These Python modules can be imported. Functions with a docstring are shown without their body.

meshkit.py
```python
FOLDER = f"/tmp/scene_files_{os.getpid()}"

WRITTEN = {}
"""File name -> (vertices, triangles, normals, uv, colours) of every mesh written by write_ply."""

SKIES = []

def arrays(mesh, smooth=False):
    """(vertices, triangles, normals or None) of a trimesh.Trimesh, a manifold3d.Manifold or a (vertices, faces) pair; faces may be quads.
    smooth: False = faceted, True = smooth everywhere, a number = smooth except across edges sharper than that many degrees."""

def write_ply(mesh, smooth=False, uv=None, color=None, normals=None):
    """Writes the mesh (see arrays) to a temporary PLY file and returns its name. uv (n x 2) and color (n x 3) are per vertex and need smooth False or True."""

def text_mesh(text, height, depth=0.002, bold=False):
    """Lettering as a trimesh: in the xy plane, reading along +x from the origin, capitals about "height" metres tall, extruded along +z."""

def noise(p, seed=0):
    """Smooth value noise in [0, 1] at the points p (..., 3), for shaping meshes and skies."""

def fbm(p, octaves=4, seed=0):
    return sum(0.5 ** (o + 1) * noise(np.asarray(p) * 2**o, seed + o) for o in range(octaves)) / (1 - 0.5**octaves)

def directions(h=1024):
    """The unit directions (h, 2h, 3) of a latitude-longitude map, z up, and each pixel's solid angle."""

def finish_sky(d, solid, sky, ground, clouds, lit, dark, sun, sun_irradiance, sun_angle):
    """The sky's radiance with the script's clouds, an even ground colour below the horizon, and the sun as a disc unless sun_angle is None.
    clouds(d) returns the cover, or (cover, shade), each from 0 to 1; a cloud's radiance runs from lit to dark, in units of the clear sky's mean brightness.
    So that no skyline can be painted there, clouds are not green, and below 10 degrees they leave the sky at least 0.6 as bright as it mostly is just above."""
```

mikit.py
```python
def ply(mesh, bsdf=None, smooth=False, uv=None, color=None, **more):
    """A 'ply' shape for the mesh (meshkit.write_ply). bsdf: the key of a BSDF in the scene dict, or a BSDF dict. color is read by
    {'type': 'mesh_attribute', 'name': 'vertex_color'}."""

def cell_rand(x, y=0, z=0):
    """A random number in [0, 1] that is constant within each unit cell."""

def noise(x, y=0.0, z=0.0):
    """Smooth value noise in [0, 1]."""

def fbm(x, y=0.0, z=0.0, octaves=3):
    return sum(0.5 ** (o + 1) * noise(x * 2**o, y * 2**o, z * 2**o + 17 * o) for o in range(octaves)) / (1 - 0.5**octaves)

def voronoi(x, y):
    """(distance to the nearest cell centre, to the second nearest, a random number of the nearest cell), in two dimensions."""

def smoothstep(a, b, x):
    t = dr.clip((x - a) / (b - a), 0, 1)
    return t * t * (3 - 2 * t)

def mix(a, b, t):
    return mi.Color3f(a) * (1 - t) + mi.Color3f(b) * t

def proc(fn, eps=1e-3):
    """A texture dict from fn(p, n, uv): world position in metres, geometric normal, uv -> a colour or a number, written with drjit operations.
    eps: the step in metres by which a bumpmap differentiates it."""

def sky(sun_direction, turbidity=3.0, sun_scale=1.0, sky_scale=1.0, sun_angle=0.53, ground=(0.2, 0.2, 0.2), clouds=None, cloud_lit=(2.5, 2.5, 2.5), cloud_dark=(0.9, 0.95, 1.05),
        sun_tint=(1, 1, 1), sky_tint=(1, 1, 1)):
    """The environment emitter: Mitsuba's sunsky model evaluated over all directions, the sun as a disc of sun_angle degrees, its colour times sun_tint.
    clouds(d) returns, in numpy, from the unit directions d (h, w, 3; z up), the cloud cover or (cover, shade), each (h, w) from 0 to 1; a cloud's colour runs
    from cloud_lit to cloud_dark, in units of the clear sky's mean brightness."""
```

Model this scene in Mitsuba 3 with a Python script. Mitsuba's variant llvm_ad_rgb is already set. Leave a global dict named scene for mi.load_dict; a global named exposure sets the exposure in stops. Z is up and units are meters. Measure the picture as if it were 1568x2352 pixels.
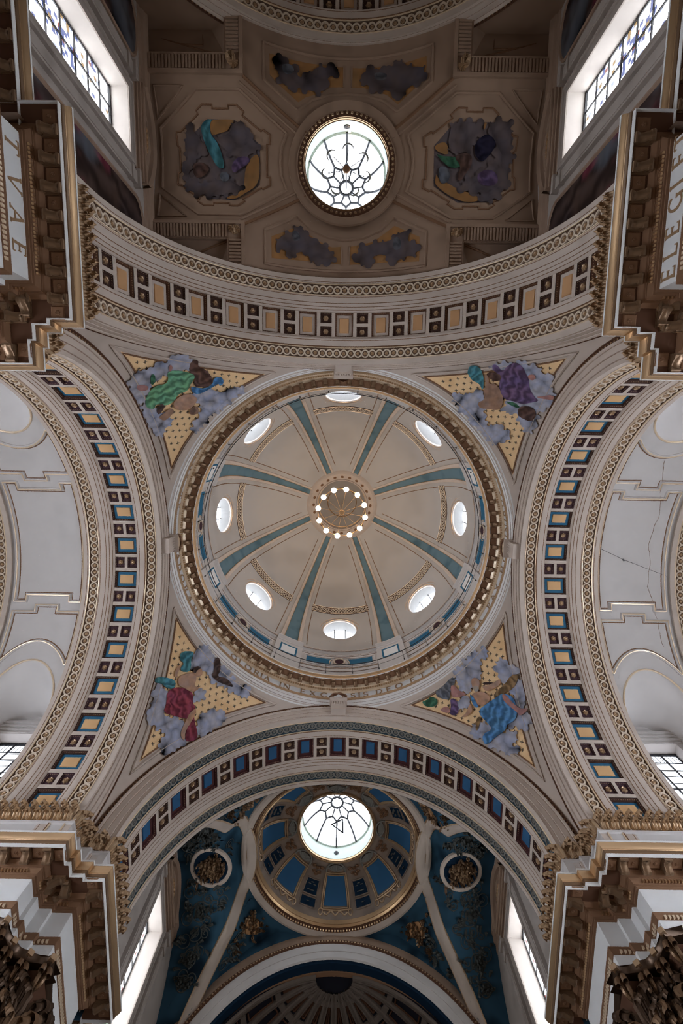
import math, numpy as np, trimesh, shapely, mitsuba as mi, mikit, meshkit, drjit as dr
from shapely.geometry import Polygon, LineString, Point, box as sbox
from shapely.ops import unary_union
T = mi.ScalarTransform4f
scene, labels = {}, {}
# ---------------------------------------------------------------- camera, light, exposure
# world: x to the right of the picture, y towards its foot (the sanctuary), z up; the crossing's axis is x = y = 0, the camera's height is z = 0
CAM = (0.0507, -4.3623, 0.0)
scene['camera'] = {'type': 'perspective', 'fov': 72.06, 'fov_axis': 'x', 'near_clip': 0.05, 'far_clip': 500.0,
    'to_world': T().look_at(origin=list(CAM), target=[CAM[0]-0.0020174, CAM[1]+0.130942, 0.991388], up=[-0.015403, -0.991276, 0.130896])}
exposure = -0.1
L_DOME, L_SKY, L_NAVE, L_TRANS, L_SANCT, L_END = 8.5, 6.0, 9.0, 2.8, 8.5, 16.0
DAY = (0.89, 0.97, 1.11)
WARM = (1.0, 0.72, 0.45)
L_BULB = 28.0
ZS, R0 = 13.40, 7.0          # springing height and radius of the crossing arches
FLOOR = -1.6

# ---------------------------------------------------------------- helpers
_count = {}
def numbered(base):
    n = _count.get(base, -1) + 1
    _count[base] = n
    return base if n == 0 else f'{base}_{n:03d}'
def lin(c):
    c = np.asarray(c, float) / 255
    return [float(v) for v in np.where(c <= .04045, c/12.92, ((c+.055)/1.055)**2.4)]
def I4(): return np.eye(4)
def tr(x, y, z):
    m = np.eye(4); m[:3, 3] = (x, y, z); return m
def sc(x, y, z): return np.diag([x, y, z, 1.0])
def rz(deg):
    a = math.radians(deg); c, s = math.cos(a), math.sin(a)
    m = np.eye(4); m[:2, :2] = [[c, -s], [s, c]]; return m
def ry(a):
    c, s = math.cos(a), math.sin(a)
    m = np.eye(4); m[0, 0] = c; m[0, 2] = s; m[2, 0] = -s; m[2, 2] = c; return m
def frame(o, x, y, z):
    m = np.eye(4); m[:3, 0] = x; m[:3, 1] = y; m[:3, 2] = z; m[:3, 3] = o; return m
def unit(v):
    v = np.asarray(v, float); return v/np.linalg.norm(v)
def shape(mesh, bsdf, smooth=35, **kw): return mikit.ply(mesh, bsdf, smooth=smooth, **kw)
def put(name, sh, parent=None, M=None, label=None, cat=None, group=None, kind=None, emit=None):
    key = numbered((parent + '__' if parent else '') + name)
    d = dict(sh)
    if M is not None: d['to_world'] = T(np.asarray(M, float))
    if emit is not None: d['emitter'] = {'type': 'area', 'radiance': emit}
    scene[key] = d
    tag(key, label, cat, group, kind)
    return key
def tag(key, label=None, cat=None, group=None, kind=None):
    e = {k: v for k, v in (('label', label), ('category', cat), ('group', group), ('kind', kind)) if v}
    if e: labels[key] = {**labels.get(key, {}), **e}
def thing(name, label, cat, group=None, kind=None):
    key = numbered(name); tag(key, label, cat, group, kind); return key
def rgb(c): return {'type': 'rgb', 'value': [float(v) for v in c]}

def grid(P, cu=False, cv=False):
    P = np.asarray(P, float); n, m = P.shape[:2]
    i, j = np.meshgrid(np.arange(n if cu else n-1), np.arange(m if cv else m-1), indexing='ij')
    a, b = i*m + j, ((i+1) % n)*m + j
    c, d = ((i+1) % n)*m + (j+1) % m, i*m + (j+1) % m
    q = np.stack([a, b, c, d], -1).reshape(-1, 4)
    return P.reshape(-1, 3), np.vstack([q[:, [0, 1, 2]], q[:, [0, 2, 3]]])
def join(*ms):
    V, F, k = [], [], 0
    for m in ms:
        v, f = (m.vertices, m.faces) if hasattr(m, 'faces') else m
        v, f = np.asarray(v, float), np.asarray(f, int)
        V.append(v); F.append(f + k); k += len(v)
    return np.vstack(V), np.vstack(F)
def move(m, M):
    v, f = (m.vertices, m.faces) if hasattr(m, 'faces') else m
    v = np.asarray(v, float)
    return v @ M[:3, :3].T + M[:3, 3], np.asarray(f, int)
def warp(m, fn):
    v, f = (m.vertices, m.faces) if hasattr(m, 'faces') else m
    return fn(np.asarray(v, float)), np.asarray(f, int)
def bx(x0, x1, y0, y1, z0, z1):
    m = trimesh.creation.box((abs(x1-x0), abs(y1-y0), abs(z1-z0)))
    return move(m, tr((x0+x1)/2, (y0+y1)/2, (z0+z1)/2))
def tri2d(poly, edge=None):
    out = []
    for g in getattr(poly, 'geoms', [poly]):
        if g.area < 1e-8: continue
        v, f = trimesh.creation.triangulate_polygon(g, engine='earcut')
        v = np.c_[v, np.zeros(len(v))]
        if edge: v, f = trimesh.remesh.subdivide_to_size(v, f, edge, max_iter=14)
        out.append((v, f))
    return join(*out)
def prism(poly, depth):
    return join(*[trimesh.creation.extrude_polygon(g, depth, engine='earcut') for g in getattr(poly, 'geoms', [poly])])
def lathe(prof, n=96, a0=0.0, a1=2*math.pi):
    full = abs(a1-a0-2*math.pi) < 1e-9
    a = np.linspace(a0, a1, n+1)[:n if full else n+1]
    p = np.asarray(prof, float)
    return grid(np.stack([np.cos(a)[:, None]*p[:, 0], np.sin(a)[:, None]*p[:, 0], np.broadcast_to(p[:, 1], (len(a), len(p)))], -1), cu=full)
def tube(pts, r, n=6, closed=False):
    p = np.asarray(pts, float)
    t = (np.roll(p, -1, 0) - np.roll(p, 1, 0)) if closed else np.gradient(p, axis=0)
    t /= np.linalg.norm(t, axis=1, keepdims=True) + 1e-12
    ref = np.array([0, 0, 1.0]) if np.abs(t[:, 2]).max() < .9 else np.array([.31, .77, .1])
    a = np.cross(t, ref); a /= np.linalg.norm(a, axis=1, keepdims=True) + 1e-12
    b = np.cross(t, a); g = np.arange(n)*2*np.pi/n
    r = np.broadcast_to(r, (len(p),))[:, None, None]
    return grid(p[:, None] + r*(np.cos(g)[None, :, None]*a[:, None] + np.sin(g)[None, :, None]*b[:, None]), cu=closed, cv=True)
def run(poly, prof, closed=False):
    """A profile of (offset, height) swept along a plan polyline with mitred corners; offsets go to the right of travel."""
    p = np.asarray(poly, float); n = len(p)
    d = np.diff(np.vstack([p, p[:1]]) if closed else p, axis=0); d /= np.linalg.norm(d, axis=1, keepdims=True)
    nr = np.stack([d[:, 1], -d[:, 0]], 1); m = np.zeros((n, 2))
    for i in range(n):
        a = nr[i-1] if (closed or i > 0) else nr[0]
        b = nr[i % len(nr)] if (closed or i < n-1) else nr[-1]
        s = a + b; m[i] = s/(1 + a @ b) if 1 + a @ b > 1e-6 else a
    q = np.asarray(prof, float)
    P = np.empty((n, len(q), 3))
    P[..., :2] = p[:, None] + q[None, :, :1]*m[:, None]
    P[..., 2] = q[None, :, 1]
    return grid(P, cu=closed)
def rectring(a, b, da, db, mid=0.0):
    """Band between rectangle half-sizes a at depth da and b at depth db (x = s, y = w, z = d)."""
    c = [(-1, -1), (1, -1), (1, 1), (-1, 1)]
    P = np.array([[(x*h[0], mid+y*h[1], z) for x, y in c] for h, z in ((a, da), (b, db))])
    return grid(P, cv=True)
def flat(h, d, mid=0.0):
    return np.array([(-h[0], mid-h[1], d), (h[0], mid-h[1], d), (h[0], mid+h[1], d), (-h[0], mid+h[1], d)]), np.array([[0, 1, 2], [0, 2, 3]])
OCT = (np.array([[1, 0, 0], [-1, 0, 0], [0, 1, 0], [0, -1, 0], [0, 0, 1], [0, 0, -1.0]]), np.array([[0, 2, 4], [2, 1, 4], [1, 3, 4], [3, 0, 4], [2, 0, 5], [1, 2, 5], [3, 1, 5], [0, 3, 5]]))
def beads(pts, r): return join(*[(OCT[0]*r + np.asarray(p), OCT[1]) for p in pts])
def flower(r, h, lobes=6, n=None):
    n = n or lobes*2
    a = np.arange(n)*2*np.pi/n; k = 1 - .22*(np.arange(n) % 2)
    rings = [(0.0, h, 0), (.22, h*.95, 0), (.34, h*.45, 0), (.72, h*.8, 1), (1.0, h*.35, 1), (1.02, -.02, 1)]
    P = np.array([[(np.cos(t)*q*r*(kk if w else 1), np.sin(t)*q*r*(kk if w else 1), z) for q, z, w in rings] for t, kk in zip(a, k)])
    return grid(P, cu=True)
def chaikin(P, k=2):
    P = np.asarray(P, float)
    for _ in range(k):
        Q = np.roll(P, -1, 0)
        P = np.stack([.75*P + .25*Q, .25*P + .75*Q], 1).reshape(-1, 2)
    return P

# ---------------------------------------------------------------- materials
def plain(name, c, rough=.75, metal=0.0, spec=.3, vary=.12, scale=1.3, dirt=None):
    """A surface of one colour with slow tone changes and fine grain."""
    c = lin(c); dc = lin(dirt) if dirt is not None else [v*.6 for v in c]
    def fn(p, n, uv):
        a = mikit.fbm(p.x*scale, p.y*scale, p.z*scale, 2)
        t = mikit.smoothstep(.45, .85, a)*vary*2.4
        return mikit.mix(c, dc, t)
    scene[name] = {'type': 'twosided', 'bsdf': {'type': 'diffuse', 'reflectance': mikit.proc(fn)}}
def solid(name, c, rough=.6, metal=0.0, spec=.4):
    if metal: scene[name] = {'type': 'twosided', 'bsdf': {'type': 'principled', 'base_color': rgb(lin(c)), 'roughness': rough, 'metallic': metal, 'specular': spec}}
    else: scene[name] = {'type': 'twosided', 'bsdf': {'type': 'diffuse', 'reflectance': rgb(lin(c))}}
plain('plaster', (192, 178, 166), vary=.10)
plain('plaster_cool', (196, 191, 187), vary=.07)
plain('plaster_wall', (168, 158, 150), vary=.14, dirt=(120, 110, 102))
plain('plaster_nave', (154, 130, 112), vary=.16, dirt=(104, 86, 72))
plain('plaster_dome', (178, 173, 168), vary=.14, dirt=(142, 136, 130), scale=.5)
plain('teal_rib', (100, 124, 134), vary=.28, dirt=(66, 92, 104), scale=1.6)
plain('sanct_blue', (56, 88, 108), vary=.42, dirt=(28, 42, 54), scale=1.3)
plain('gold_ground', (236, 202, 156), vary=.14, dirt=(196, 148, 92), scale=2.0)
solid('gilt', (198, 164, 126), .36, .8)
solid('gilt_dull', (174, 146, 116), .45, .55)
solid('gilt_pale', (226, 206, 178), .4, .5)
solid('bronze_dark', (86, 68, 54), .38, .7)
solid('bronze', (128, 102, 78), .42, .6)
solid('leaf_gold', (186, 158, 126), .42, .45)
solid('scroll_dim', (86, 90, 88), .6)
solid('reveal_dome', (150, 148, 144), .7)
solid('umber', (92, 66, 52), .7)
solid('umber_light', (128, 98, 76), .7)
solid('egg_dark', (70, 52, 46), .65)
solid('white', (222, 222, 220), .6)
solid('blue_border', (58, 104, 132), .7)
solid('blue_panel', (54, 92, 126), .7)
solid('deep_blue', (26, 44, 62), .7)
solid('wine', (78, 50, 50), .7)
solid('plum', (74, 56, 60), .7)
solid('ochre_panel', (212, 172, 126), .7)
solid('ochre_dim', (190, 148, 108), .7)
solid('guilloche_ground', (104, 84, 70), .8)
solid('guilloche_blue', (62, 78, 88), .8)
solid('cream_relief', (204, 188, 168), .6)
solid('grey_relief', (120, 118, 112), .6)
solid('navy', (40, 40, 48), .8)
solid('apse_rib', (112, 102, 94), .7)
solid('iron', (40, 40, 42), .5, .3)
solid('mint', (206, 214, 204), .6)
solid('reveal', (190, 182, 176), .7)
solid('marble', (158, 138, 116), .5)
solid('letter_gold', (160, 130, 98), .5, .3)
solid('cross_dark', (74, 66, 62), .8)
scene['paint'] = {'type': 'twosided', 'bsdf': {'type': 'diffuse', 'reflectance': {'type': 'mesh_attribute', 'name': 'vertex_color'}}}
scene['pane_surface'] = {'type': 'twosided', 'bsdf': {'type': 'diffuse', 'reflectance': rgb((.5, .5, .5))}}
# ================================================================ coffered arches
# canonical arch: axis along y, the crossing's centre at y = 0; s = arc length from the crown, w = y, d = height above the intrados (towards the axis)
def A(v):
    s, w, d = v[:, 0], v[:, 1], v[:, 2]
    q = R0*math.pi/2; t = np.clip(s, -q, q)/R0; e = np.abs(s) - np.minimum(np.abs(s), q)
    return np.stack([(R0-d)*np.sin(t), w, ZS + (R0-d)*np.cos(t) - e], 1)
SMAX = 12.25
def strip(prof, s0=-SMAX, s1=SMAX, n=112):
    s = np.linspace(s0, s1, n)
    P = np.array([[(a, w, d) for w, d in prof] for a in s])
    v, f = grid(P); return A(v), f
STEP = math.radians(12.2); PITCH = STEP/5
def rot_arch(t): return tr(0, 0, ZS) @ ry(t) @ tr(0, 0, -ZS)
def at_crown(w, d): return frame((0, w, ZS+R0-d), (1, 0, 0), (0, 1, 0), (0, 0, -1))
def place_s(t, w, d):
    if abs(t) <= math.pi/2: return rot_arch(t) @ at_crown(w, d)
    e = (abs(t)-math.pi/2)*R0
    return tr(0, 0, -e) @ rot_arch(math.copysign(math.pi/2, t)) @ at_crown(w, d)
WC, BIG, SMALL, SMALL_W = 9.56, (.37, .475), (.235, .205), .27
def arch_meshes():
    m = {}
    m['soffit'] = join(strip([(7.93, 0), (8.14, 0)]), strip([(8.665, .0), (8.97, 0), (8.97, -.05), (9.01, -.05), (9.01, -.1), (9.045, -.1), (9.045, -.15)]),
        strip([(10.075, -.15), (10.12, -.1), (10.16, -.1), (10.22, -.06), (10.28, -.06), (10.34, -.02), (10.42, -.02), (10.45, 0), (10.66, 0)]), strip([(11.14, 0), (11.38, 0), (11.38, -.6)]))
    holes = []
    for k in range(-7, 8): holes.append(sbox(k*STEP*R0-BIG[0], WC-BIG[1], k*STEP*R0+BIG[0], WC+BIG[1]))
    for k in range(-8, 8):
        for e in (-1, 1):
            c = (k+.5)*STEP*R0; holes.append(sbox(c-SMALL[0], WC+e*SMALL_W-SMALL[1], c+SMALL[0], WC+e*SMALL_W+SMALL[1]))
    fld = sbox(-SMAX, 9.045, SMAX, 10.075).difference(unary_union(holes))
    v, f = tri2d(fld, .4); v[:, 2] = -.15
    m['soffit'] = join(m['soffit'], (A(v), f))
    fil = lambda w, h=.03: strip([(w-.022, 0), (w-.012, h), (w+.012, h), (w+.022, 0)])
    m['gilt_fillet'] = join(fil(8.16), fil(8.60), fil(10.68), fil(11.11))
    m['gilt_cyma'] = strip([(8.62, 0), (8.635, .035), (8.655, .02), (8.67, 0)])
    m['bed'] = join(strip([(8.18, 0), (8.19, -.05), (8.57, -.05), (8.58, 0)]), strip([(10.70, 0), (10.71, -.05), (11.08, -.05), (11.09, 0)]))
    bands = []
    for wc in (8.38, 10.895):
        for e in (-1, 1):
            th = np.arange(-41*10, 41*10+1)/10*PITCH; s = th*R0
            amp = .142
            co = np.cos(np.pi*th/PITCH); w = wc + e*amp*np.sign(co)*np.abs(co)**.62; dw = np.gradient(w, s)
            t = np.stack([np.ones_like(dw), dw], 1); t /= np.linalg.norm(t, axis=1, keepdims=True); nn = np.stack([-t[:, 1], t[:, 0]], 1)
            P = np.array([[(s[i]+nn[i, 0]*o, w[i]+nn[i, 1]*o, dd) for o, dd in ((-.032, -.05), (-.024, -.008), (.024, -.008), (.032, -.05))] for i in range(len(s))])
            v, f = grid(P); bands.append((A(v), f))
    m['guilloche'] = join(*bands)
    m['archivolt'] = strip([(7.93, 0), (7.97, 0), (7.97, -.16), (7.99, -.165), (7.93, -.175), (7.93, -.38), (7.955, -.385), (7.895, -.395), (7.895, -.60), (7.915, -.605), (7.86, -.63), (7.845, -.68), (7.84, -.70)])
    m['crease_shade'] = join(*[strip([(w, d), (w-.004, d-.014), (w+.002, d-.028)]) for w, d in ((7.972, -.150), (7.932, -.368), (7.897, -.588))], *[strip([(w-.012, d), (w, d+.006), (w+.012, d)]) for w, d in ((8.90, .0), (9.01, -.093), (10.14, -.093), (10.25, -.053), (10.38, -.013), (10.62, .001), (11.2, .001))])  # umber strips that paint shade along the moulding creases
    m['bead_ground'] = strip([(7.84, -.70), (7.89, -.71), (7.89, -.79), (7.85, -.80), (7.85, -.84), (8.02, -.86)])
    bt = np.arange(-84, 85)*(math.radians(1.2))
    m['beads'] = join(*[move((OCT[0]*np.array([.052, .035, .035]), OCT[1]), place_s(t, 7.875, -.75)) for t in bt])
    return {k: shape(v, {'soffit': 'plaster', 'gilt_fillet': 'gilt_pale', 'gilt_cyma': 'umber_light', 'bed': 'guilloche_ground', 'guilloche': 'cream_relief', 'archivolt': 'plaster', 'bead_ground': 'umber', 'beads': 'gilt', 'crease_shade': 'umber_light'}[k]) for k, v in m.items()}
ARCH = arch_meshes()
def ring_pts(h, d, pitch):
    out = []
    for x0, y0, x1, y1 in ((-h[0], -h[1], h[0], -h[1]), (h[0], -h[1], h[0], h[1]), (h[0], h[1], -h[0], h[1]), (-h[0], h[1], -h[0], -h[1])):
        n = max(1, round(math.hypot(x1-x0, y1-y0)/pitch))
        out += [(x0+(x1-x0)*i/n, y0+(y1-y0)*i/n, d) for i in range(n)]
    return out
big_walls = join(rectring(BIG, (.315, .42), -.0, -.10), rectring((.315, .42), (.315, .42), -.10, -.13))
big_beads = beads(ring_pts((.345, .45), -.045, .075), .019)
big_border = rectring((.315, .42), (.2, .305), -.13, -.13)
big_panel = join(rectring((.2, .305), (.185, .29), -.13, -.10), flat((.185, .29), -.10))
sm_walls = join(rectring(SMALL, (.195, .165), 0, -.09), flat((.195, .165), -.09))
sm_beads = beads(ring_pts((.217, .187), -.04, .075), .017)
CO = {}
def coffer_shapes(style):
    if style not in CO:
        wall, border, panel = {'transept': ('egg_dark', 'blue_border', 'ochre_panel'), 'nave': ('umber', 'plaster', 'ochre_dim'), 'sanctuary': ('wine', 'wine', 'blue_panel')}[style]
        CO[style] = dict(wall=shape(big_walls, wall, False), beads=shape(big_beads, 'gilt_dull', False), border=shape(big_border, border, False), panel=shape(big_panel, panel, False),
            swall=shape(sm_walls, 'egg_dark' if style != 'transept' else 'plum', False), sbeads=shape(sm_beads, 'gilt_dull', False), flower=shape(flower(.125, .075, 6), 'gilt_dull', 40))
    return CO[style]
ROSE = {b: shape(flower(.088, .05, 5), b, 40) for b in ('gilt_dull', 'grey_relief')}
COFFER_M = lambda t: place_s(t, WC, -.15)
def make_arch(name, label, M, style, ks=range(-7, 8), gs=range(-38, 39), face=True, group=None):
    a = thing(name, label, 'arch', group)
    c = coffer_shapes(style)
    put('soffit', {**ARCH['soffit']}, a, M)
    put('gilt_fillet', ARCH['gilt_fillet'], a, M); put('cyma_moulding', ARCH['gilt_cyma'], a, M); put('shade_line', ARCH['crease_shade'], a, M, kind='stuff')
    bed = dict(ARCH['bed'])
    if style == 'sanctuary': bed['bsdf'] = {'type': 'ref', 'id': 'guilloche_blue'}
    gu = dict(ARCH['guilloche'])
    if style == 'sanctuary': gu['bsdf'] = {'type': 'ref', 'id': 'grey_relief'}
    g = put('guilloche_band', gu, a, M, label='interlaced guilloche bands along both edges')
    put('ground', bed, g, M)
    if face:
        f = put('archivolt', ARCH['archivolt'], a, M); b = put('bead_moulding', ARCH['bead_ground'], a, M); put('bead', ARCH['beads'], b, M, kind='stuff')
    rose = ROSE['grey_relief' if style == 'sanctuary' else 'gilt_dull']
    for wc in (8.38, 10.895):
        for k in gs: put('rosette', rose, g, M @ place_s(k*PITCH, wc, -.05))
    for k in ks:
        m = M @ COFFER_M(k*STEP)
        q = put('coffer', c['wall'], a, m)
        put('border', c['border'], q, m); put('panel', c['panel'], q, m); put('egg_moulding', c['beads'], q, m, kind='stuff')
    for k in range(min(ks)-1, max(ks)+1):
        for e in (-1, 1):
            m = M @ place_s((k+.5)*STEP, WC+e*SMALL_W, -.15)
            q = put('small_coffer', c['swall'], a, m)
            put('rosette', c['flower'], q, m @ tr(0, 0, -.09)); put('egg_moulding', c['sbeads'], q, m, kind='stuff')
    return a
RT = .9892
SCL = tr(0, 0, ZS) @ sc(RT, 1, RT) @ tr(0, 0, -ZS)
M_SANCT, M_NAVE, M_RIGHT, M_LEFT = I4(), rz(180), rz(-90) @ SCL, rz(90) @ SCL
make_arch('crossing_arch', 'deep round arch below the central dome, with bright blue coffers in dark red frames', M_SANCT, 'sanctuary', gs=range(-34, 35))
make_arch('crossing_arch', 'deep round arch above the central dome, with plain ochre coffers, opening to the dark vault', M_NAVE, 'nave', gs=range(-34, 35))
make_arch('crossing_arch', 'deep round arch left of the central dome, with gold coffers in blue frames', M_LEFT, 'transept')
make_arch('crossing_arch', 'deep round arch right of the central dome, with gold coffers in blue frames', M_RIGHT, 'transept')
make_arch('transverse_arch', 'dark round arch at the very top of the picture, beyond the skylit vault', M_NAVE @ tr(0, 12.16, 0), 'nave', ks=range(-3, 4), gs=range(-14, 15), face=True)
make_arch('transverse_arch', 'round arch at the left edge, at the far end of the pale barrel vault', M_LEFT @ tr(0, 6.64, 0), 'transept', ks=range(-1, 2), gs=range(-16, 17))
make_arch('transverse_arch', 'round arch at the right edge, at the far end of the pale barrel vault', M_RIGHT @ tr(0, 6.64, 0), 'transept', ks=range(-1, 2), gs=range(-16, 17))
# keystones: fluted consoles between each arch and the dome's ring, with a shell on top
def keystone_meshes():
    h = .62
    pts = []
    n = 25
    P = []
    for i in range(n):
        x = -.34 + .68*i/(n-1)
        d = .0 if i in (0, n-1) else (.05 if (i-1) % 4 < 2 else 0)
        P.append([(x*.92, -.10-d, 0), (x, -.30-d, h)])
    flutes = grid(np.array(P))
    flutes = join(flutes, bx(-.345, .345, -.28, .02, 0, h))
    cap = join(bx(-.42, .42, -.48, 0, h, h+.07), bx(-.39, .39, -.43, 0, h+.07, h+.14))
    a = np.linspace(0, np.pi, 41)
    rr = .36 + .05*np.abs(np.sin(a*3.5))
    shell = grid(np.array([[(np.cos(t)*r*k, -.42-.16*(1-k)+.30*(k**3)*0, h+.16+np.sin(t)*r*k*.95) for k in (0.05, .35, .7, .95, 1.0)] for t, r in zip(a, rr)]))
    rim = tube([(np.cos(t)*r, -.43, h+.16+np.sin(t)*r*.95) for t, r in zip(a, rr)], .045, 6)
    return {'console': shape(flutes, 'plaster'), 'cap': shape(cap, 'plaster'), 'shell': shape(shell, 'umber'), 'shell_rim': shape(rim, 'umber_light')}
KEY = keystone_meshes()
for M, side in ((M_SANCT, 'below'), (M_NAVE, 'above'), (M_LEFT, 'left of'), (M_RIGHT, 'right of')):
    k = thing('keystone', f'fluted white keystone with a dark shell, {side} the dome ring', 'keystone')
    m = M @ tr(0, 7.93, ZS+R0+.16)
    for p in KEY: put(p, KEY[p], k, m)
# ================================================================ pendentives with their paintings
RP = math.hypot(8, 7.75)
def PS(az, el, d=0.0):
    az, el = np.radians(az), np.radians(el)
    return np.stack([(RP-d)*np.cos(el)*np.cos(az), (RP-d)*np.cos(el)*np.sin(az), ZS + (RP-d)*np.sin(el)], -1)
EL1, ELF, XF = math.degrees(math.acos(8/RP)), 42.4, 7.67
def pend_shell():
    az = np.linspace(1e-3, 90-1e-3, 121); rows = []
    for a in az:
        c = min(8.0/max(math.cos(math.radians(a)), math.sin(math.radians(a)))/RP, 1.0)
        rows.append(PS(a, np.linspace(math.degrees(math.acos(c)), EL1+.4, 40)))
    return grid(np.array(rows))
def frame_line(inset):
    """The triangle that borders a painting, as (azimuth - 45, elevation)."""
    x = XF - inset; ef = ELF - math.degrees(inset/RP)
    a1 = math.degrees(math.acos(x/(RP*math.cos(math.radians(ef)))))
    left = [(a-45, math.degrees(math.acos(min(1, x/(RP*math.cos(math.radians(a))))))) for a in np.linspace(a1, 45, 40)]
    top = [(a-45, ef) for a in np.linspace(90-a1, a1, 40)]
    right = [(-a, e) for a, e in left[::-1]]
    return np.array(left[:-1] + right[:-1] + top[:-1])
PCOL = dict(cloud=(150, 152, 166), green=(100, 146, 114), dgreen=(60, 96, 76), blue=(78, 120, 162), teal=(72, 120, 130), red=(126, 62, 74), purple=(98, 80, 108), skin=(172, 138, 118), skin2=(152, 122, 104),
    pink=(162, 120, 114), brown=(88, 68, 62), brown2=(122, 98, 86), dark=(76, 62, 58), dgrey=(96, 98, 104), ochre=(124, 102, 76), beard=(164, 154, 146), navy=(40, 38, 54))
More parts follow.
